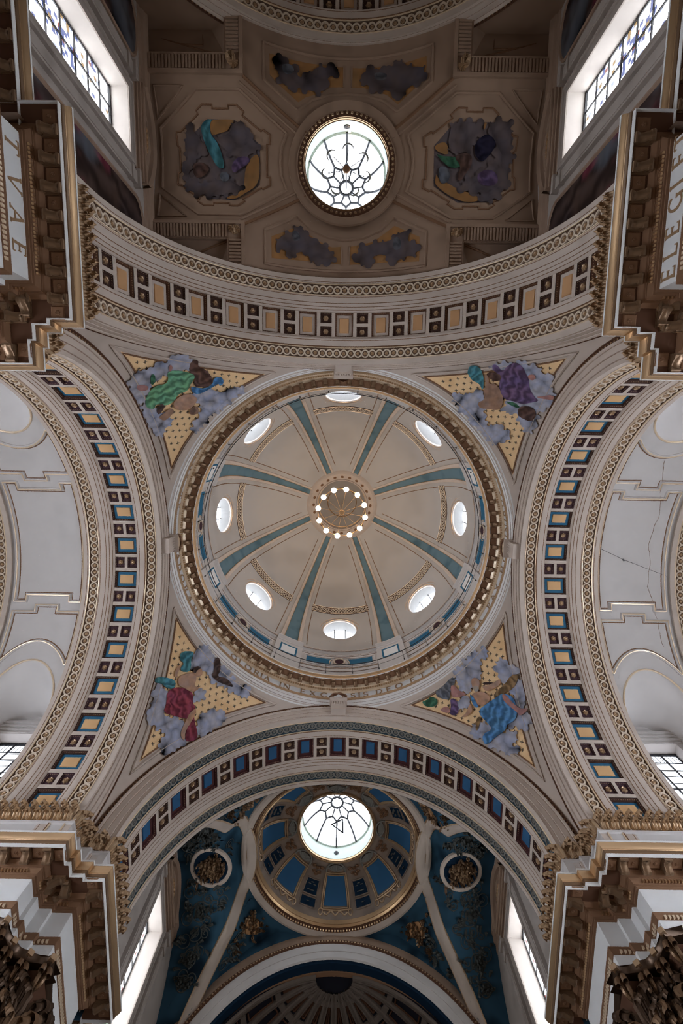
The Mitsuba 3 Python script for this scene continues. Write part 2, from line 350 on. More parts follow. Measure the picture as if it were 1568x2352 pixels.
def brush(q, col, seed, f=1.0, cloud=False, size=1.7):
    """Brushwork of a mural: tones of one colour over chart points q (n, 2)."""
    p = np.c_[q*f, np.full(len(q), seed*3.7)]
    w = meshkit.fbm(p*.55, 3, seed)
    if cloud:  # rounded billows, light in the middle and grey at their seams
        rng = np.random.default_rng(seed); lo, hi = q.min(0), q.max(0)
        n = max(6, int(np.prod(hi-lo)/(size*size)*1.1)); c = lo + (hi-lo)*rng.random((n, 2)); rad = size*(.7+.8*rng.random(n))
        qq = q + (w[:, None]-.5)*np.array([1.1, .8])*size
        d = np.sqrt(((qq[:, None]-c[None])**2).sum(-1))/rad; k = d.argmin(1); d = np.clip(d[np.arange(len(q)), k], 0, 1.25)
        sh = ((qq-c[k])/rad[k][:, None]) @ np.array([.35, -.3])
        t = 1.28 - .95*d**1.7 + .3*sh + .35*(meshkit.fbm(p*1.3, 3, seed+5)-.5) + .12*(rng.random(n)[k]-.5)
    elif col in ('skin', 'skin2', 'pink', 'beard'): t = .55 + .9*meshkit.fbm(p*1.1, 3, seed+9)
    elif col in ('ochre_ground', 'dcloud'): t = .75 + .5*meshkit.fbm(p*.8, 3, seed+9)
    else:
        ang = seed*1.3; s = q[:, 0]*math.cos(ang) + q[:, 1]*math.sin(ang)
        g = .5+.5*np.sin(s*f*3.4 + 15*w + 4*meshkit.fbm(p*.9, 2, seed+4)); t = .34 + .85*g**1.5 + .6*meshkit.fbm(p*1.8, 3, seed+9)
    c = np.array(lin(PCOL.get(col, (210, 165, 110)))) if col != 'ochre_ground' else np.array(lin((158, 118, 78)))
    h = meshkit.fbm(p*.8+7, 2, seed+2)[:, None] - .5
    return np.clip(c*t[:, None]*(1 + h*np.array([.35, .1, -.3])), 0, 1)
MURALS = {'NW':[('cloud','cloud',[(-30,211),(-18,213),(-1,236),(9,237),(27,243),(44,254),(53,252),(67,262),(79,279),(84,292),(73,302),(51,302),(14,273),(-12,256),(-30,265),(-46,267),(-63,277),(-83,278),(-64,265),(-60,253),(-59,237),(-46,221)]),('cloud','cloud',[(-68,281),(-64,306),(-66,320),(-66,349),(-72,363),(-91,364),(-102,358),(-118,363),(-133,358),(-128,344),(-119,339),(-113,324),(-105,313),(-90,301),(-85,280),(-72,274)]),('cloud','cloud',[(15,344),(35,356),(54,377),(63,393),(78,400),(91,395),(111,405),(136,424),(130,434),(97,430),(76,432),(48,436),(20,431),(-8,425),(-32,430),(-62,428),(-73,423),(-70,410),(-50,410),(-26,401),(-6,398),(9,375)]),('brown','lion',[(76,288),(90,297),(77,311),(86,328),(85,349),(79,364),(61,366),(44,355),(34,341),(56,324),(53,304)]),('pink','foot',[(-43,236),(-35,244),(-29,261),(-39,265),(-50,249)]),('green','robe',[(19,269),(36,280),(50,303),(58,321),(48,328),(27,333),(14,338),(-8,327),(-27,332),(-48,324),(-56,301),(-68,305),(-74,297),(-73,284),(-59,274),(-35,269),(-17,274),(-5,287),(9,285)]),('dgreen','robe',[(-6,245),(1,251),(-12,266),(-27,265)]),('blue','scarf',[(29,335),(36,347),(48,363),(72,367),(86,357),(99,362),(104,371),(95,384),(82,383),(86,374),(66,374),(39,368),(24,362),(19,348)]),('skin','torso',[(-29,330),(-1,335),(15,351),(16,369),(0,375),(-23,374),(-38,360),(-43,343)]),('brown2','head',[(-23,374),(-1,379),(-9,394),(-26,394),(-34,382)]),('dark','shadow',[(-69,309),(-47,310),(-50,322),(-78,324)]),('skin2','arm',[(-76,327),(-45,335),(-48,347),(-67,347),(-85,342),(-83,325)]),('pink','hand',[(32,261),(40,261),(36,271),(24,273)])],'NE':[('cloud','cloud',[(-102,420),(-95,401),(-75,395),(-68,377),(-49,363),(-26,368),(-12,387),(5,403),(36,409),(48,399),(61,384),(86,379),(103,384),(99,401),(93,414),(102,426),(91,430),(64,430),(40,437),(14,439),(-12,435),(-48,439),(-67,432),(-89,431)]),('cloud','cloud',[(-96,314),(-83,289),(-68,268),(-53,261),(-47,240),(-29,230),(-16,216),(-3,221),(12,212),(26,220),(34,234),(51,230),(62,239),(73,253),(74,271),(63,286),(79,293),(91,309),(109,322),(114,337),(98,344),(78,341),(57,339),(45,334),(39,350),(23,360),(13,342),(12,307),(-22,278),(-60,291)]),('teal','drapery',[(-115,346),(-120,328),(-107,318),(-90,321),(-70,335),(-49,359),(-71,350),(-88,356),(-103,352)]),('skin2','torso',[(-82,322),(-68,321),(-53,336),(-44,322),(-19,327),(1,336),(16,354),(15,368),(-2,380),(-16,395),(-35,391),(-28,370),(-47,361),(-57,340)]),('purple','robe',[(-83,293),(-76,285),(-54,290),(-58,267),(-52,249),(-34,246),(-20,252),(-6,255),(12,270),(37,274),(49,270),(43,291),(36,309),(15,323),(3,334),(-21,329),(-41,314),(-46,298),(-71,303)]),('dgreen','drapery',[(8,338),(21,320),(42,316),(35,327)]),('brown','head',[(-80,316),(-58,297),(-42,302),(-46,320),(-66,323)]),('pink','hand',[(-14,251),(-9,239),(1,240),(2,252),(-6,256)]),('pink','leg',[(36,272),(43,256),(47,241),(55,234),(61,241),(50,258)]),('brown','head',[(37,319),(46,299),(61,290),(79,299),(84,317),(67,329),(53,333)])],'SW':[('cloud','cloud',[(89,414),(83,430),(68,444),(46,444),(26,441),(-8,434),(-34,431),(-66,430),(-96,425),(-137,429),(-150,417),(-142,408),(-112,407),(-87,403),(-55,395),(-29,392),(-10,401),(13,395),(38,380),(58,381),(72,400)]),('cloud','cloud',[(89,288),(87,296),(72,306),(53,301),(32,283),(25,266),(4,273),(-18,278),(-39,266),(-42,252),(-59,245),(-52,231),(-43,217),(-28,206),(-12,210),(-11,222),(-18,235),(-8,239),(13,231),(33,231),(52,243),(50,253),(68,261),(72,275)]),('cloud','cloud',[(-45,302),(-60,316),(-63,332),(-85,344),(-110,349),(-119,343),(-112,327),(-96,313),(-101,297),(-87,282),(-73,279),(-60,292)]),('cloud','cloud',[(-5,343),(-9,361),(-28,362),(-37,350),(-26,337),(-11,333)]),('teal','drapery',[(111,386),(86,409),(77,403),(71,390),(56,382),(50,368),(67,357),(77,361),(78,374),(97,371)]),('teal','drapery',[(104,302),(90,319),(64,333),(51,328),(50,315),(65,307),(80,306),(95,295)]),('red','robe',[(57,304),(47,325),(28,337),(-1,343),(-14,326),(-30,322),(-35,309),(-51,295),(-72,281),(-78,269),(-69,256),(-54,252),(-44,272),(-33,292),(-4,279),(28,266),(34,281)]),('skin','torso',[(62,344),(52,363),(36,378),(19,372),(12,355),(-1,361),(-2,368),(-4,351),(8,340),(28,337),(45,330)]),('skin','arm',[(70,337),(81,348),(86,364),(77,364),(71,347),(62,341)]),('skin','head',[(47,383),(40,395),(22,395),(14,385),(19,375),(34,373)]),('dark','hair',[(48,382),(46,392),(31,398),(35,387),(33,377),(39,376)]),('skin','leg',[(-25,305),(-31,321),(-41,310),(-42,286),(-44,264),(-57,248),(-42,252),(-35,260),(-29,286)]),('dark','wing',[(19,432),(15,444),(-4,438),(-21,423),(-25,407),(-48,418),(-74,417),(-89,410),(-62,405),(-35,398),(-8,400),(-7,412)])],'SE':[('cloud','cloud',[(-86,428),(-106,421),(-109,410),(-90,404),(-67,409),(-49,406),(-43,391),(-28,386),(1,387),(17,376),(41,384),(45,400),(34,424),(24,433),(-6,431),(-22,440),(-47,433),(-69,435)]),('cloud','cloud',[(-90,380),(-109,381),(-121,370),(-110,359),(-120,347),(-121,329),(-107,322),(-102,300),(-86,284),(-65,266),(-68,249),(-58,237),(-41,230),(-22,242),(-7,261),(-20,274),(-48,281),(-77,316),(-71,341),(-77,364)]),('cloud','cloud',[(79,309),(59,312),(38,305),(28,285),(13,256),(-9,252),(-13,233),(-2,222),(10,226),(6,213),(14,203),(29,210),(44,228),(59,249),(55,262),(74,279),(85,294)]),('cloud','cloud',[(61,378),(40,372),(43,357),(59,346),(78,354),(76,369)]),('dgrey','wing',[(115,420),(87,421),(42,428),(35,418),(51,407),(69,404),(86,385),(103,396),(117,407)]),('dgreen','drapery',[(168,415),(151,412),(134,416),(120,403),(124,393),(143,391),(165,401)]),('purple','drapery',[(83,389),(68,379),(79,352),(96,348),(109,358),(94,370)]),('pink','leg',[(127,379),(102,378),(100,362),(111,361),(124,372)]),('pink','torso',[(62,412),(49,408),(50,395),(35,377),(39,373),(63,380),(78,389)]),('ochre','cloak',[(-31,335),(-67,331),(-101,334),(-116,320),(-101,315),(-78,310),(-52,319),(-19,323)]),('dark','cloak',[(-23,371),(-47,356),(-47,349),(-23,363)]),('ochre','cloak',[(47,318),(36,314),(49,303),(64,293),(68,298)]),('skin','torso',[(22,367),(-3,360),(-16,342),(-12,328),(14,328),(26,338),(30,355)]),('skin','arm',[(-17,366),(-31,356),(-50,351),(-71,347),(-63,338),(-38,341),(-15,349)]),('skin','arm',[(65,339),(42,353),(41,342),(53,332),(76,334),(83,338)]),('skin','head',[(-3,393),(-19,390),(-22,377),(-10,367),(6,363),(10,374)]),('beard','beard',[(4,380),(-10,370),(-2,361),(12,365)]),('blue','robe',[(32,328),(0,327),(-30,323),(-50,320),(-63,298),(-55,281),(-39,262),(-22,259),(-7,264),(4,256),(33,259),(60,255),(67,262),(58,280),(29,275),(31,292),(36,314)]),('blue','robe',[(26,370),(22,358),(26,338),(25,332),(36,336),(34,354)]),('pink','leg',[(-46,320),(-53,312),(-52,288),(-56,268),(-71,258),(-66,254),(-44,257),(-45,268),(-39,293),(-38,309)])]}
PEND = shape(pend_shell(), 'plaster', True)
_fl = [PS(45+q[:, 0], q[:, 1], .03) for q in (frame_line(0), frame_line(.12))]
FRAME_O, FRAME_I = shape(tube(_fl[0], .055, 6, True), 'plaster', 40), shape(tube(_fl[1], .03, 6, True), 'umber_light', 40)
_gp = Polygon(frame_line(.1))
def on_sphere(poly, d, edge=1.0):
    v, f = tri2d(poly, edge); return PS(45+v[:, 0], v[:, 1], d), f, v[:, :2]
_v, _f, _q = on_sphere(_gp, .012, 1.4)
GROUND = shape((_v, _f), 'gold_ground', True)
def crosses():
    out = []; inner = _gp.buffer(-1.0)
    ex = math.degrees(.27/RP)
    for j, el in enumerate(np.arange(10, 43, ex*.95)):
        for i in range(-40, 41):
            a = (i + .5*(j % 2))*ex*1.25/math.cos(math.radians(el))
            if not inner.contains(Point(a, el)): continue
            o = PS(45+a, el, .02); n = unit(np.array([0, 0, ZS])-o)
            x = unit(np.cross([0, 0, 1.0], n)); y = np.cross(n, x)
            for k in (1, -1):
                u = unit(x + k*y); w = np.cross(n, u)
                h = np.array([-u*.07-w*.014, u*.07-w*.014, u*.07+w*.014, -u*.07+w*.014])
                out.append((o + h, np.array([[0, 1, 2], [0, 2, 3]])))
    return join(*out)
CROSS = shape(crosses(), 'cross_dark', False)
PLAB = {'NW': 'upper left pendentive, painted with a figure in green robes on grey clouds', 'NE': 'upper right pendentive, painted with a figure in purple robes on grey clouds',
        'SW': 'lower left pendentive, painted with a seated figure in a dark red robe and an eagle', 'SE': 'lower right pendentive, painted with a bearded old man in a blue robe'}
for q, a0 in (('NW', -180), ('NE', -90), ('SW', 90), ('SE', 0)):
    p = thing('pendentive', PLAB[q], 'pendentive'); m = rz(a0)
    put('shell', PEND, p, m); put('frame', FRAME_O, p, m); put('gilt_fillet', FRAME_I, p, m)
    g = put('painted_ground', GROUND, p, m, label='gold painted ground of the picture')
    put('cross_pattern', CROSS, g, m, kind='stuff')
    for i, (col, name, pts) in enumerate(MURALS[q]):
        P = Polygon(chaikin(np.array(pts)/10.0, 1)).buffer(0)
        if name == 'cloud': # puffy cloud edges
            b = P.exterior; L = b.length; rng = np.random.default_rng(i+len(q)*7+int(a0 % 97)); s_ = np.cumsum(.7+1.5*rng.random(200)); s_ = s_[s_ < L]
            P = unary_union([P] + [Point(*b.interpolate(s).coords[0]).buffer(.4+.8*rng.random(), 8) for s in s_]).buffer(-.35)
        v, f, uv = on_sphere(P, .075 + .004*i, .34)
        put(name, shape((v, f), 'paint', True, color=brush(uv, col, i+3+abs(a0)//7, .9, name == 'cloud')), p, m, label=f'painted {name}' if name == 'cloud' else None)

# ================================================================ Roman lettering
def glyph(ch):
    """A Roman capital one unit tall as a shapely shape, and its width."""
    TK, TN, SF = .135, .06, .05
    st = []
    def ln(a, b, w): st.append(LineString([a, b]).buffer(w/2, cap_style=2))
    def arc(cx, cy, rx, ry_, a, b, w0, w1, n=22):
        t = np.radians(np.linspace(a, b, n)); P = np.c_[cx+rx*np.cos(t), cy+ry_*np.sin(t)]
        for i in range(n-1):
            k = abs(math.cos((t[i]+t[i+1])/2)); st.append(LineString(P[i:i+2]).buffer((w1+(w0-w1)*k)/2, 4))
    def serif(x, y, h=.11): st.append(LineString([(x-h, y), (x+h, y)]).buffer(SF/2, cap_style=2))
    def stem(x, w=None):
        ln((x, .02), (x, .98), w or TK); serif(x, .025); serif(x, .975)
    W = .7
    if ch == 'I': stem(.13); W = .26
    elif ch == 'E': stem(.14); ln((.14, .97), (.56, .97), TN); ln((.14, .51), (.48, .51), TN); ln((.14, .03), (.58, .03), TN); ln((.56, .99), (.56, .84), TN*.8); ln((.58, .01), (.58, .18), TN*.8); ln((.48, .42), (.48, .6), TN*.8); W = .62
    elif ch == 'L': stem(.14); ln((.14, .03), (.58, .03), TN); ln((.58, .01), (.58, .2), TN*.8); W = .6
    elif ch == 'T': ln((.36, .02), (.36, .98), TK); serif(.36, .025); ln((.02, .96), (.7, .96), TN); ln((.03, .98), (.03, .8), TN*.8); ln((.69, .98), (.69, .8), TN*.8); W = .72
    elif ch == 'V': ln((.08, .98), (.4, .02), TK); ln((.72, .98), (.4, .02), TN); serif(.08, .975); serif(.72, .975); W = .8
    elif ch == 'A': ln((.06, .02), (.38, .98), TN); ln((.38, .98), (.72, .02), TK); ln((.18, .34), (.6, .34), TN); serif(.06, .025); serif(.72, .025); W = .78
    elif ch == 'M': ln((.1, .02), (.16, .98), TN); ln((.16, .98), (.48, .04), TK); ln((.48, .04), (.78, .98), TN); ln((.78, .98), (.84, .02), TK); serif(.1, .025); serif(.85, .025); W = .94
    elif ch == 'N': ln((.12, .02), (.12, .98), TN); ln((.12, .98), (.72, .02), TK); ln((.72, .02), (.72, .98), TN); serif(.12, .025); serif(.12, .975); serif(.72, .975); W = .84
    elif ch == 'X': ln((.08, .98), (.66, .02), TK); ln((.66, .98), (.08, .02), TN)
    elif ch == 'O': arc(.46, .5, .38, .46, 0, 360, TK, TN, 40); W = .92
    elif ch == 'C': arc(.46, .5, .38, .46, 45, 315, TK, TN, 34); ln((.73, .98), (.73, .74), TN*.8); W = .82
    elif ch == 'G': arc(.46, .5, .38, .46, 45, 320, TK, TN, 34); ln((.76, .02), (.76, .45), TK); serif(.76, .45); W = .88
    elif ch == 'D': stem(.14); arc(.3, .5, .44, .46, -90, 90, TK, TN); ln((.14, .96), (.3, .96), TN); ln((.14, .04), (.3, .04), TN); W = .8
    elif ch in 'PRB':
        stem(.14); arc(.3, .73, .26, .24, -90, 90, TK*.9, TN); ln((.14, .96), (.3, .96), TN); ln((.14, .49), (.3, .49), TN); W = .62
        if ch == 'R': ln((.34, .49), (.68, .02), TK); serif(.68, .025, .07); W = .72
        if ch == 'B': arc(.3, .27, .3, .24, -90, 90, TK*.9, TN); ln((.14, .04), (.3, .04), TN); W = .66
    elif ch == 'S': arc(.3, .73, .2, .24, 30, 270, TK*.9, TN); arc(.3, .26, .23, .24, -150, 90, TK*.9, TN); W = .58
    elif ch == 'H': stem(.14); stem(.66); ln((.14, .5), (.66, .5), TN); W = .8
    return unary_union(st), W
GLYPH = {}
def letter(ch, h, depth=.02):
    if (ch, h) not in GLYPH:
        g, w = glyph(ch); g = shapely.affinity.scale(g.simplify(.006), h, h, origin=(0, 0)); g = shapely.affinity.translate(g, -w*h/2, 0)
        GLYPH[ch, h] = (shape(prism(g, depth), 'letter_gold', False), w*h)
    return GLYPH[ch, h]

# ================================================================ the ring under the dome
rc = thing('dome_cornice', 'round white and gold cornice ring with lettered frieze and brackets under the dome', 'cornice')
def ringpart(name, prof, mat, n=192, parent=rc, smooth=30): return put(name, shape(lathe(prof, n), mat, smooth), parent)
ringpart('architrave', [(8.1, 21.08), (7.98, 21.15), (7.98, 21.38), (7.95, 21.39), (7.95, 21.6), (7.92, 21.61), (7.92, 21.80)], 'white')
b = ringpart('carved_band', [(7.92, 21.80), (7.86, 21.83), (7.86, 21.92), (7.93, 21.96), (8.0, 21.97)], 'gilt_dull')
put('bead', shape(beads([(7.85*math.cos(a), 7.85*math.sin(a), 21.875) for a in np.arange(560)*2*math.pi/560], .032), 'gilt_dull', False), b, kind='stuff')
put('shade_line', shape(join(*[lathe([(r, z), (r-.012, z+.014), (r, z+.028)], 160) for r, z in ((7.982, 21.36), (7.952, 21.585), (8.0, 21.98), (8.05, 21.1))]), 'umber_light'), rc, kind='stuff')  # shade under the fascia steps, painted as thin umber rings
fr = ringpart('frieze', [(8.0, 21.97), (8.0, 22.62)], 'white')
b = ringpart('bed_moulding', [(8.0, 22.62), (7.94, 22.64), (7.94, 22.67), (7.91, 22.68), (7.86, 22.76), (7.82, 22.77), (7.82, 22.79), (7.79, 22.80), (7.73, 22.86), (7.71, 22.88)], 'gilt_pale')
put('dentil', shape(join(*[move(bx(-.03, .03, -.03, .03, -.03, .04), rz(math.degrees(a)) @ tr(7.86, 0, 22.72)) for a in np.arange(420)*2*math.pi/420]), 'gilt', False), b, kind='stuff')
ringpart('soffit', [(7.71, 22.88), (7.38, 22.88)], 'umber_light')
ringpart('corona', [(7.38, 22.88), (7.37, 22.85), (7.36, 22.85), (7.36, 22.93)], 'white')
ringpart('cymatium', [(7.36, 22.93), (7.345, 22.95), (7.34, 22.98), (7.33, 22.99), (7.33, 23.01), (7.31, 23.03), (7.28, 23.09), (7.275, 23.11)], 'gilt')
ringpart('lip', [(7.275, 23.11), (7.265, 23.11), (7.265, 23.15), (8.05, 23.16)], 'white')
def modillion(L, W, H):
    """A scrolled bracket hanging under z = 0, from x = 0 (wall) to x = L (outer end)."""
    prof = [(0, 0), (L, 0), (L, -.30*H), (L*.93, -.48*H), (L*.8, -.45*H), (L*.68, -.36*H), (L*.5, -.5*H), (L*.3, -.86*H), (L*.12, -1.0*H), (0, -.92*H)]
    m = trimesh.creation.extrude_polygon(Polygon(prof), W, engine='earcut')
    m = move(m, np.array([[1, 0, 0, 0], [0, 0, 1, -W/2], [0, 1, 0, 0], [0, 0, 0, 1.0]]))
    roll = tube([(L*.9, y, -.36*H) for y in np.linspace(-W*.56, W*.56, 4)], .2*H, 8)
    roll2 = tube([(L*.14, y, -.72*H) for y in np.linspace(-W*.56, W*.56, 4)], .3*H, 8)
    top = bx(-.0, L*1.03, -W*.62, W*.62, -.09*H, 0)
    leaf = grid(np.array([[(L*x, y*W*.36*(1-.3*abs(x-.5)), -H*(z+.1*(1-abs(y)))) for y in (-1, -.5, 0, .5, 1)] for x, z in ((.1, .98), (.3, .86), (.5, .52), (.68, .38), (.84, .5))]))
    return join(m, roll, roll2, top, leaf), (roll, roll2)
mod, _ = modillion(.34, .17, .22)
MOD_RING = shape(mod, 'bronze', 40)
tipm = shape(bx(.30, .355, -.07, .07, -.06, -.02), 'gilt', False)
pan = shape(join(rectring((.11, .13), (.085, .10), 0, .02), flat((.085, .10), .02)), 'umber_light', False)
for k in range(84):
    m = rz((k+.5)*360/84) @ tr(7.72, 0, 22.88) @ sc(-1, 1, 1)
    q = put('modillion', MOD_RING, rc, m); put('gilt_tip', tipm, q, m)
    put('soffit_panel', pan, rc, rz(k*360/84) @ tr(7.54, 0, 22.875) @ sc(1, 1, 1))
ring_text = [('GLORIA', 131.3, 117.0), ('IN', 111.7, 109.2), ('EXCELSIS', 103.2, 80.2), ('DEO', 75.3, 67.7), ('ET', 62.4, 58.4), ('IN', 53.2, 50.9), ('TERRA', 44.8, 29.7), ('PAX', 23.2, 16.2), ('HOMINIBVS', 9.5, -17.5), ('BONAE', -24, -37.5),
    ('VOLVNTATIS', -44.5, -74), ('LAVDAMVS', -81, -107), ('TE', -114, -117.5), ('BENEDICIMVS', -124.5, -158), ('TE', -165, -168.6), ('ADORAMVS', -186.5, -213.7), ('TE', -218.0, -221.9)]
for word, a, b_ in ring_text:
    ws = [glyph(c)[1] for c in word]; cum = np.cumsum(ws) - np.array(ws)/2
    for c, t in zip(word, (cum-cum[0])/(cum[-1]-cum[0])):
        ang = math.radians(a + (b_-a)*t); ca, sa = math.cos(ang), math.sin(ang)
        put('letter', letter(c, .44)[0], fr, frame((7.995*ca, 7.995*sa, 22.14), (sa, -ca, 0), (0, 0, 1), (-ca, -sa, 0)))
rail = thing('gallery_railing', 'thin dark gallery railing on top of the dome cornice', 'railing')
put('handrail', shape(tube([(7.17*math.cos(a), 7.17*math.sin(a)*1.0, 24.15) for a in np.arange(160)*2*math.pi/160], .02, 5, True), 'iron'), rail)
post = shape(join(tube([(7.17, 0, 23.12), (7.17, 0, 23.6), (7.17, 0, 24.15)], .014, 5), bx(7.14, 7.2, -.03, .03, 23.12, 23.18)), 'iron')
put('lower_rail', shape(tube([(7.17*math.cos(a), 7.17*math.sin(a), 23.62) for a in np.arange(160)*2*math.pi/160], .009, 4, True), 'iron'), rail)
for k in range(32): put('post', post, rail, rz(90+5.625+k*11.25))

# ================================================================ drum and dome
dr_ = thing('dome_drum', 'low white drum wall with blue panels between the cornice ring and the dome', 'drum')
put('wall', shape(lathe([(8.05, 23.1), (8.0, 23.16), (8.0, 24.9), (7.97, 24.95), (7.97, 25.3), (8.0, 25.33), (8.0, 27.2)], 192), 'plaster_cool'), dr_)
put('cornice', shape(lathe([(8.0, 26.85), (7.96, 26.88), (7.96, 26.95), (8.0, 27.0), (8.0, 27.15), (7.93, 27.2), (7.88, 27.32), (7.85, 27.34), (7.85, 27.44), (7.90, 27.46), (7.99, 27.6), (8.02, 27.6)], 192), 'plaster_cool'), dr_)
put('shade_line', shape(join(*[lathe([(r, z), (r-.015, z+.015), (r, z+.03)], 160) for r, z in ((7.972, 24.92), (8.0, 25.45), (8.0, 26.83), (8.0, 27.02), (7.86, 27.28))]), 'umber_light'), dr_, kind='stuff')  # umber rings that put shade beside the drum mouldings into colour
put('gilt_line', shape(join(lathe([(7.975, 25.31), (7.955, 25.33), (7.975, 25.36)], 160), lathe([(7.86, 27.35), (7.835, 27.36), (7.86, 27.38)], 160)), 'gilt'), dr_)
A_ = math.radians
def arcpatch(r, z0, z1, a0, a1, n=10): return lathe([(r, z0), (r, z1)], n, A_(a0), A_(a1))
def arcframe(r, z0, z1, a0, a1, w, mat='plaster_cool'):
    da = math.degrees(w/r)
    return join(lathe([(r+.03, z0), (r, z0), (r, z0+w), (r+.03, z0+w)], 10, A_(a0), A_(a1)), lathe([(r+.03, z1-w), (r, z1-w), (r, z1), (r+.03, z1)], 10, A_(a0), A_(a1)),
        *[lathe([(r+.03, z0), (r, z0), (r, z1), (r+.03, z1)], 2, A_(x), A_(x+da)) for x in (a0, a1-da)])
DP = shape(arcframe(7.965, 25.62, 26.68, -15.3, 15.3, .09), 'plaster_cool', 30)
DBL = [shape(arcpatch(7.985, 25.8, 26.5, a, b), 'blue_border', False) for a, b in ((-14, -3.6), (3.6, 14))]
md = lambda rx, rz_, d, n=28: np.array([(8.0-d-.02, rx*math.cos(t), rz_*math.sin(t)) for t in np.arange(n)*2*np.pi/n])
MED = shape(move(grid(np.array([md(.02, .02, .07), md(.24, .3, .06), md(.25, .31, .03)]), cv=True), tr(0, 0, 26.1)), 'plum')
MEDR = shape(move(tube(md(.31, .37, .04), .05, 6, True), tr(0, 0, 26.1)), 'cream_relief')
MSCR = shape(join(*[move(tube([(7.95, e*(.42+.10*t+.1*math.sin(t*3)), 26.1+.3*math.cos(t*3)*(1-.5*t)) for t in np.linspace(0, 1, 14)], .035, 5), I4()) for e in (-1, 1)]), 'cream_relief')
PIER = shape(lathe([(7.84, 23.16), (7.84, 24.9), (7.82, 24.95), (7.82, 25.3), (7.84, 25.33), (7.84, 27.0), (7.8, 27.05), (7.8, 27.15), (7.75, 27.22), (7.71, 27.32), (7.69, 27.34), (7.69, 27.46), (7.9, 27.6)], 6, A_(-6.1), A_(6.1)), 'plaster_cool', 30)
PIERS_ = shape(join(*[grid(np.array([[(r*math.cos(A_(a)), r*math.sin(A_(a)), z) for r in (8.02, rr)] for rr, z in ((7.84, 23.16), (7.84, 27.05), (7.75, 27.22), (7.69, 27.34), (7.69, 27.46), (7.9, 27.6))])) for a in (-6.1, 6.1)]), 'plaster_cool', False)
PBL = shape(join(arcframe(7.825, 25.6, 26.7, -3.9, 3.9, .1)), 'blue_border', 30)
PWH = shape(arcpatch(7.832, 25.72, 26.58, -3.1, 3.1, 4), 'white', False)
for k in range(8):
    m = rz(45*k)
    q = put('panel', DP, dr_, m); put('blue_field', DBL[0], q, m); put('blue_field', DBL[1], q, m); w = put('medallion', MED, dr_, m); put('border', MEDR, w, m); put('scroll', MSCR, w, m)
    m = rz(45*k+22.5)
    q = put('pier', PIER, dr_, m); put('return', PIERS_, q, m); put('blue_frame', PBL, q, m); put('field', PWH, q, m)
def RD(z): return np.where(z < 29, 8.0 - (np.asarray(z)-27.6)/1.4*.05, 7.95*np.sqrt(np.maximum(0, 1-(np.maximum(np.asarray(z, float)-29, 0)/8.5)**2)))
def DM(phi, z, d=0.0):
    r = RD(z) - d; return np.stack([r*np.cos(phi), r*np.sin(phi), np.asarray(z, float) - .25*d*(np.asarray(z) > 33)], -1)
ZT, ZW = 37.0, 30.6
ell = lambda r: Polygon([(r*math.cos(t), ZW + r*.975*math.sin(t)) for t in np.arange(64)*2*np.pi/64])
sec = sbox(-7.87*math.pi/8, 27.58, 7.87*math.pi/8, ZT).difference(ell(1.17))
v, f = tri2d(sec, .5)
dome = thing('dome', 'grey plaster dome with eight blue ribs and round windows, lamps at its crown', 'dome')
SECT = shape((DM(v[:, 0]/7.87, v[:, 1]), f), 'plaster_dome', True)
zz = np.linspace(27.6, ZT, 60); tt = (zz-27.6)/(ZT-27.6)
def ribstrip(prof):
    """prof: functions of height for the signed half width, and depths."""
    P = np.array([[DM(h(t)/max(float(RD(z)), .5), z, d) for h, d in prof] for z, t in zip(zz, tt)])
    return grid(P)
hb, hw = (lambda t: .45-.26*t), (lambda t: .735-.39*t)
RIBC = shape(ribstrip([(lambda t: -hb(t), .06), (lambda t: 0, .06), (hb, .06)]), 'teal_rib', True)
RIBB = shape(join(*[ribstrip([(lambda t: e*hw(t), 0), (lambda t: e*hw(t), .10), (lambda t: e*(hw(t)*.6+hb(t)*.4), .13), (lambda t: e*hb(t), .12), (lambda t: e*hb(t), .05)]) for e in (-1, 1)]), 'plaster', 40)
RIBL = shape(join(*[ribstrip([(lambda t: e*(hb(t)+.03), .13), (lambda t: e*(hb(t)+.01), .15), (lambda t: e*(hb(t)-.01), .12)]) for e in (-1, 1)]), 'gilt', 40)
zl = np.linspace(28.0, 36.75, 50)
LINE = shape(join(*[tube([DM(e*((.735-.39*(z-27.6)/9.4+.34)/float(RD(z))) + 0*z, z, .02) for z in zl], .022, 4) for e in (-1, 1)]), 'umber_light')
ga = math.pi/8 - (.735+.05)/7.2
gph = np.linspace(-ga, ga, 81)
GBED = shape(join(grid(np.array([[DM(p, z, d) for z, d in ((32.33, .0), (32.35, .05), (32.37, .03), (32.83, .03), (32.85, .05), (32.87, 0))] for p in gph])), ), 'umber', 40)
gst = []
for e in (0, 1, 2, 3):
    ph = np.linspace(-ga, ga, 241)
    gst.append(tube([DM(p, 32.6 + .165*math.sin(p*7.17/.21*math.pi/2 + e*math.pi/2), .06 + .012*math.cos(p*7.17/.21*math.pi + e*math.pi)) for p in ph], .03, 4))
GSTR = shape(join(*gst), 'cream_relief', 40)
GEDG = shape(join(*[tube([DM(p, z, .05) for p in gph], .022, 4) for z in (32.34, 32.86)]), 'gilt_pale')
for k in range(8):
    m = rz(45*k); put('shell', SECT, dome, m)
    g = put('guilloche_arc', GBED, dome, m); put('strand', GSTR, g, m); put('gilt_edge', GEDG, g, m)
    m = rz(45*k+22.5)
    r_ = put('rib', RIBC, dome, m, label='tapering blue rib'); put('border', RIBB, r_, m); put('gilt_fillet', RIBL, r_, m); put('panel_moulding', LINE, dome, m)
